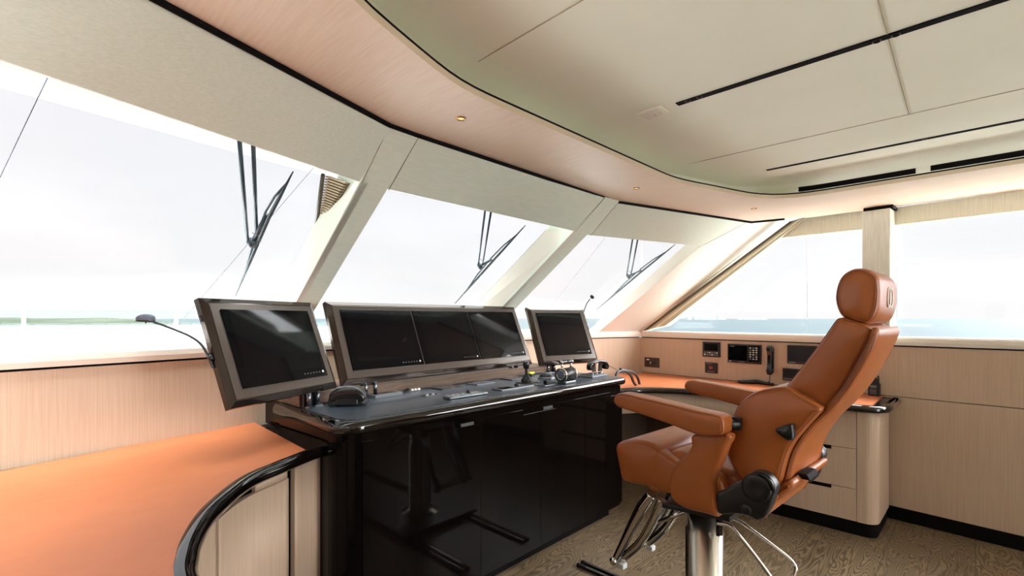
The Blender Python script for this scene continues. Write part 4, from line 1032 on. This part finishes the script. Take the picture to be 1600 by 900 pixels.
# walkie talkie in its charger
wq = onz(1365, 612, DZ); wq = V((3.98, .62, DZ)); wq = S(1366, 600, -.045)
r = thing('handheld_radio', V((wq.x, wq.y, DZ)), 'black handheld radio standing on the aft end of the right desk by the wall', 'radio')
def W(i, j, k): return V((wq.x, wq.y, DZ+.001))+AW*i-SN*j+UPZ*k
MB().box((-.032, -.022, 0), (.032, .022, .085), W).build('radio_body', PLAST, r, .005)
MB().box((-.026, -.018, .085), (.026, .018, .120), W).build('radio_top', PLAST, r, .004)
for i in (-.018, .006, .022): MB().lathe([(.0055, 0), (.005, .018), (0, .02)], W(i, 0, .118), k=12).build('knob', PLAST, r)
MB().box((-.018, .0222, .055), (.016, .0235, .072), W).build('display', GREYP, r)
for i in range(3):
    for j in range(3): MB().box((-.018+i*.012, .0222, .012+j*.012), (-.010+i*.012, .024, .019+j*.012), W).build('key', GREYP, r)
MB().tube([W(-.022, 0, .118), W(-.022, 0, .150)], .005, 8).build('antenna', PLAST, r)
# --- gooseneck map lamps
r = thing('gooseneck_lamp', PLm(0, .18, -.04), 'gooseneck lamp with a flat oval head, reaching left from the left monitor', 'lamp')
B0 = PLm(-.004, .165, -.03)
gp_ = [B0, onp(322, 550, B0, DV), onp(312, 536, B0, DV, -.01), onp(296, 525, B0, DV, -.02), onp(270, 514, B0, DV, -.03), onp(240, 503, B0, DV, -.04)]
MB().tube(spline(gp_, 8), .0045, 10).build('neck', mat('neck_metal', s2l(52, 60, 64), .35, metal=.3), r)
MB().tube([onp(326, 553, B0, DV), onp(331, 563, B0, DV)], .0085, 10).build('neck_socket', PLASTG, r)
hc = onp(228, 497, B0, DV, -.04); la_ = (gp_[-1]-hc).normalized()
hp = [(-.030, -.004), (-.026, .006), (-.012, .0125), (.004, .014), (.018, .011), (.027, .003), (.028, -.009), (.024, -.0125), (.0, -.010), (-.022, -.0095)]
puffy(hp, -.016, .016, .009, lambda a, w, c: hc+RV*a+DV*c+UPZ*w, n=48).build('lamp_head', mat('lamp_shell', s2l(92, 102, 116), .3), r)
puffy([(-.026, -.008), (.024, -.011), (.024, -.015), (-.024, -.012)], -.014, .014, .002, lambda a, w, c: hc+RV*a+DV*c+UPZ*w, n=32).build('lamp_underside', PLAST, r)
MB().lathe([(.003, 0), (.003, -.006), (0, -.0065)], hc+UPZ*-.012, k=10).build('switch', PLAST, r)
B1 = PRm(.553, .41, -.04)
r = thing('gooseneck_lamp', B1.copy(), 'small gooseneck lamp standing up behind the right monitor', 'lamp')
gq = [onp(913, 485, B1, DV, .0), onp(914.5, 480, B1, DV, .0), onp(917, 474, B1, DV), onp(922, 467, B1, DV)]
MB().tube(spline([B1]+gq, 6), .0035, 8).build('neck', PLAST, r)
hc2 = onp(925, 464, B1, DV)
MB().lathe([(0, -.016), (.011, -.013), (.018, -.004), (.019, .006), (.014, .013), (0, .015)], hc2, RV*.7+UPZ*.6, 24).build('lamp_head', PLAST, r)
SUNGLOW, ZEN, EXPO = 41.0, 1.0, 0.0
# ================================================================== OUTSIDE
def sea_mat():
    m = mat('sea_water', s2l(150, 200, 205), .3, spec=.3); nt = m.node_tree; N = nt.nodes; L = nt.links; b = N['Principled BSDF']
    g = N.new('ShaderNodeNewGeometry'); mp = N.new('ShaderNodeMapping'); mp.inputs['Scale'].default_value = (.004, .02, 1); mp.inputs['Rotation'].default_value = (0, 0, .3)
    n = N.new('ShaderNodeTexNoise'); n.inputs['Scale'].default_value = 1; n.inputs['Detail'].default_value = 4
    r = N.new('ShaderNodeValToRGB'); e = r.color_ramp.elements; e[0].color = (*s2l(22, 40, 46), 1); e[1].color = (*s2l(28, 48, 53), 1); e[0].position = .4; e[1].position = .6
    L.new(g.outputs['Position'], mp.inputs[0]); L.new(mp.outputs[0], n.inputs['Vector']); L.new(n.outputs['Fac'], r.inputs[0]); L.new(r.outputs[0], b.inputs['Base Color'])
    return m
sea = MB(); sea.add([(-6000, -6000, -7), (6000, -6000, -7), (6000, 6000, -7), (-6000, 6000, -7)], [(0, 1, 2, 3)])
sea = sea.build('sea', sea_mat(), origin=(0, 0, -7)); tag(sea, 'calm pale turquoise sea reaching to the horizon', 'sea', kind='stuff')
# far low islands
def island(px0, px1, dist, hs, col, lb, y=497.5, dep=200):
    mb = MB(); n = 60; base = -7; A = []; T = []; B = []
    for i in range(n+1):
        t = i/n; d = ray(px0+(px1-px0)*t, 497); p = EYE + d*dist
        h_ = hs(t); A.append(V((p.x, p.y, base))); T.append(V((p.x+d.x*.2*dep, p.y+d.y*.2*dep, base+h_))); B.append(V((p.x+d.x*dep, p.y+d.y*dep, base)))
    m_ = n+1
    mb.add(A+T+B, [(i, i+1, m_+i+1, m_+i) for i in range(n)]+[(m_+i, m_+i+1, 2*m_+i+1, 2*m_+i) for i in range(n)], True)
    return tag(mb.build('island', col), lb, 'island')
GREEN = grain('scrub', s2l(28, 33, 20), s2l(50, 52, 40), (.012, .012, .3), .9, bump=0)
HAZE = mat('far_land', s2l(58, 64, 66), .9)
def hf(t): return 27*(.25+.5*abs(math.sin(t*5.1+.4))*abs(math.sin(t*17))+.25*math.sin(t*3.1)**2)*min(1, t*12, (1-t)*8)
island(1068, 1135, 2600, hf, HAZE, 'low hazy island on the horizon seen through the forward side window, nearest the corner pillar')
island(1150, 1200, 2600, lambda t: hf(t)*.5, HAZE, 'faint low strip of land on the horizon, right of the hazy island')
def hg(t): return (9.6+2.2*math.sin(t*9)+1.6*math.sin(t*23+1))*min(1, (1-t)*3+.12)
island(-400, 300, 640, hg, GREEN, 'low green scrubby shore beyond the foredeck at the left', dep=90)
# foredeck
DECK = mat('white_deck', s2l(244, 244, 244), .5)
tag(MB().prism([V((-9, 3.14, 1.18)), V((5.4, 3.14, 1.18)), V((5.2, 6, 1.18)), V((3.6, 13, 1.18)), V((.5, 15, 1.18)), V((-9, 14, 1.18))], (0, 0, -8.2)).build('foredeck', DECK), 'bright white foredeck outside the raked windows', 'deck')
tag(MB().prism([V((-2.2, -14, -.06)), V((5.9, -14, -.06)), V((5.9, 3.1, -.06)), V((-2.2, 3.1, -.06))], (0, 0, -7)).build('bounce_deck', DECK), 'unseen white deck around the wheelhouse, added to bounce light inside', 'deck')  # out of view; added as a white reflector to brighten the ceiling
rl = thing('deck_railing', onz(37, 512, 1.17), 'frameless glass railing with steel posts around the foredeck', 'railing')
def rp(px, z, dist): d = ray(px, 497); return V((0, 0, z))+V((d.x, d.y, 0))*dist
MB().prism([rp(-300, 1.182, 8.2), rp(520, 1.182, 9.0), rp(520, 1.5, 9.0), rp(-300, 1.5, 8.2)], (0, .012, 0)).build('glass_panel', RAILG, rl)
MB().tube([rp(-300, 1.505, 8.2), rp(520, 1.505, 9.0)], .006, 8).build('top_rail', GREYP, rl)
for px, dd in ((37, 8.5), (275, 8.75)): MB().tube([rp(px, 1.182, dd-.06), rp(px, 1.48, dd-.06)], .03, 8).build('post', mat('rail_post', s2l(120, 126, 128), .4), rl)
# roof eyebrow outside
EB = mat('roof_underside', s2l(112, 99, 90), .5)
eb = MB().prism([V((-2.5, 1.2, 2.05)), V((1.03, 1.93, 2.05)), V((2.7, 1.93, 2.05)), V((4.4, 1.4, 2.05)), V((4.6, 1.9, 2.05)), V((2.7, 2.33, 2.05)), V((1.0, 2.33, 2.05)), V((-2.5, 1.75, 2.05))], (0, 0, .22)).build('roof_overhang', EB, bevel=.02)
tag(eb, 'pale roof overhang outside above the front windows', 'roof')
# rooftop rigging wires seen through the left window
def wire(name, a, b, pl, off, lb, r=.0012):
    A = on(pl, *a, off); B = on(pl, *b, off); return tag(MB().tube([A, B], r, 6).build(name, mat('wire_grey', s2l(100, 110, 135), .5)), lb, 'wire')
wire('stay_wire', (74, 122), (0, 277), PL, .172, 'thin dark line running down across the left window near its left edge')
wire('heating_wire', (490, 262), (285, 500), PL, .172, 'fine pale diagonal wire across the left window beside the wiper', .0009)
wire('heating_wire', (945, 372), (862, 478), PR, .172, 'fine pale diagonal wire across the right front window', .0009)
# windscreen wipers
RUB = mat('wiper_black', s2l(44, 62, 74), .35)
def wiper(pl, rods, piv, blade, lb, s=1., off=.215):
    r = thing('windscreen_wiper', on(pl, *piv, off), lb, 'wiper', 'windscreen wipers')
    for a, b in rods:
        A = on(pl, *a, off+.03); B = on(pl, *b, off+.02); A = A+(A-B)*.12
        MB().tube([A, B], .0065*s, 8).build('arm', RUB, r)
    P = on(pl, *piv, off); MB().lathe([(.0, -.02), (.014*s, -.018), (.018*s, 0), (.014*s, .02), (0, .022)], P, pl[1], k=16).build('pivot', RUB, r)
    A = on(pl, *blade[0], off-.02); M = on(pl, *blade[1], off-.01); B = on(pl, *blade[2], off-.02)
    MB().tube([A, A.lerp(M, .5), M, M.lerp(B, .5), B], [.003, .007*s, .008*s, .007*s, .003], 6).build('blade', RUB, r)
    q0 = A.lerp(M, .25); q1 = M.lerp(B, .7); u = pl[1]*.028*s
    MB().tube([q0, q0.lerp(M, .5)+u*.8, M+u, M.lerp(q1, .5)+u*.8, q1], .0045*s, 6).build('yoke', RUB, r)
    MB().tube([P, P+(M-P)*.5+u*.3, M+u*.6], .008*s, 8).build('carrier', RUB, r)
    hose = spline([P+V((0, 0, .05)), P+V((.02, -.01, .03)), P+V((.012, 0, 0))], 6); MB().tube(hose, .002, 6).build('washer_hose', RUB, r)
wiper(PL, (((375, 230), (387, 380)), ((396, 236), (401, 372))), (394, 380), ((458, 268), (420, 340), (368, 462)), 'large double armed wiper across the left front window', 1.25)
wiper(PC, (((757, 336), (747, 414)), ((766, 338), (754, 412))), (750, 416), ((821, 352), (770, 408), (711, 474)), 'double armed wiper across the middle front window')
wiper(PR, (((988, 376), (979, 430)), ((996, 376), (986, 428))), (982, 432), ((1055, 382), (1003, 424), (932, 484)), 'double armed wiper across the right front window')
# ================================================================== LIGHT, SKY, CAMERA
w = bpy.data.worlds.new('sky'); bpy.context.scene.world = w; w.use_nodes = True; nt = w.node_tree; N = nt.nodes; L = nt.links
bg = N['Background']; tc = N.new('ShaderNodeTexCoord'); sp = N.new('ShaderNodeSeparateXYZ'); L.new(tc.outputs['Generated'], sp.inputs[0])
cr = N.new('ShaderNodeValToRGB'); e = cr.color_ramp.elements
SKYK = 1.0
e[0].position = 0; e[0].color = (.97, .975, .97, 1); e[1].position = .05; e[1].color = (.97, .975, .98, 1)
x = e.new(.30); x.color = (.92, .93, .97, 1); x = e.new(.55); x.color = (.93, 1.0, 1.0, 1)
L.new(sp.outputs['Z'], cr.inputs[0])
# bright veiled sun high behind the ship: the sky there is several times brighter
sd = V((.25, -.62, .75)).normalized()
dt = N.new('ShaderNodeVectorMath'); dt.operation = 'DOT_PRODUCT'; dt.inputs[1].default_value = sd; L.new(tc.outputs['Generated'], dt.inputs[0])
mr = N.new('ShaderNodeMapRange'); mr.inputs['From Min'].default_value = .50; mr.inputs['From Max'].default_value = 1.; mr.inputs['To Min'].default_value = 0; mr.inputs['To Max'].default_value = 1
L.new(dt.outputs['Value'], mr.inputs[0]); pw = N.new('ShaderNodeMath'); pw.operation = 'POWER'; pw.inputs[1].default_value = 1.0; L.new(mr.outputs[0], pw.inputs[0])
gl = N.new('ShaderNodeMath'); gl.operation = 'MULTIPLY_ADD'; gl.inputs[1].default_value = SUNGLOW; gl.inputs[2].default_value = 1; L.new(pw.outputs[0], gl.inputs[0])
nz = N.new('ShaderNodeTexNoise'); nz.inputs['Scale'].default_value = 3.2; nz.inputs['Detail'].default_value = 5; mpn = N.new('ShaderNodeMapping'); mpn.inputs['Scale'].default_value = (1, 1, 3)
L.new(tc.outputs['Generated'], mpn.inputs[0]); L.new(mpn.outputs[0], nz.inputs['Vector'])
nr = N.new('ShaderNodeMapRange'); nr.inputs['From Min'].default_value = .45; nr.inputs['From Max'].default_value = .7; nr.inputs['To Min'].default_value = 1; nr.inputs['To Max'].default_value = 1.07; L.new(nz.outputs['Fac'], nr.inputs[0])
m2 = N.new('ShaderNodeMath'); m2.operation = 'MULTIPLY'; L.new(gl.outputs[0], m2.inputs[0]); L.new(nr.outputs[0], m2.inputs[1])
# overhead sky brighter than the horizon
zr = N.new('ShaderNodeMapRange'); zr.inputs['From Min'].default_value = .45; zr.inputs['From Max'].default_value = 1; zr.inputs['To Min'].default_value = 1; zr.inputs['To Max'].default_value = ZEN; L.new(sp.outputs['Z'], zr.inputs[0])
m3 = N.new('ShaderNodeMath'); m3.operation = 'MULTIPLY'; L.new(m2.outputs[0], m3.inputs[0]); L.new(zr.outputs[0], m3.inputs[1])
L.new(cr.outputs[0], bg.inputs['Color']); L.new(m3.outputs[0], bg.inputs['Strength'])
cam = bpy.data.cameras.new('camera'); co = bpy.data.objects.new('camera', cam); C.objects.link(co)
co.location = EYE; co.rotation_euler = (math.pi/2, 0, -YAW); cam.lens = 36*F/1600; cam.sensor_width = 36; cam.shift_y = 47/1600; cam.clip_start = .02; cam.clip_end = 20000
sc = bpy.context.scene; sc.camera = co
sc.view_settings.view_transform = 'Standard'; sc.view_settings.look = 'None'; sc.view_settings.gamma = 1; sc.view_settings.use_curve_mapping = False
sc.view_settings.exposure = EXPO
sc.cycles.max_bounces = 12; sc.cycles.diffuse_bounces = 6; sc.cycles.glossy_bounces = 5; sc.cycles.transparent_max_bounces = 16
for o in bpy.data.objects:
    if 'o3' in o: del o['o3']
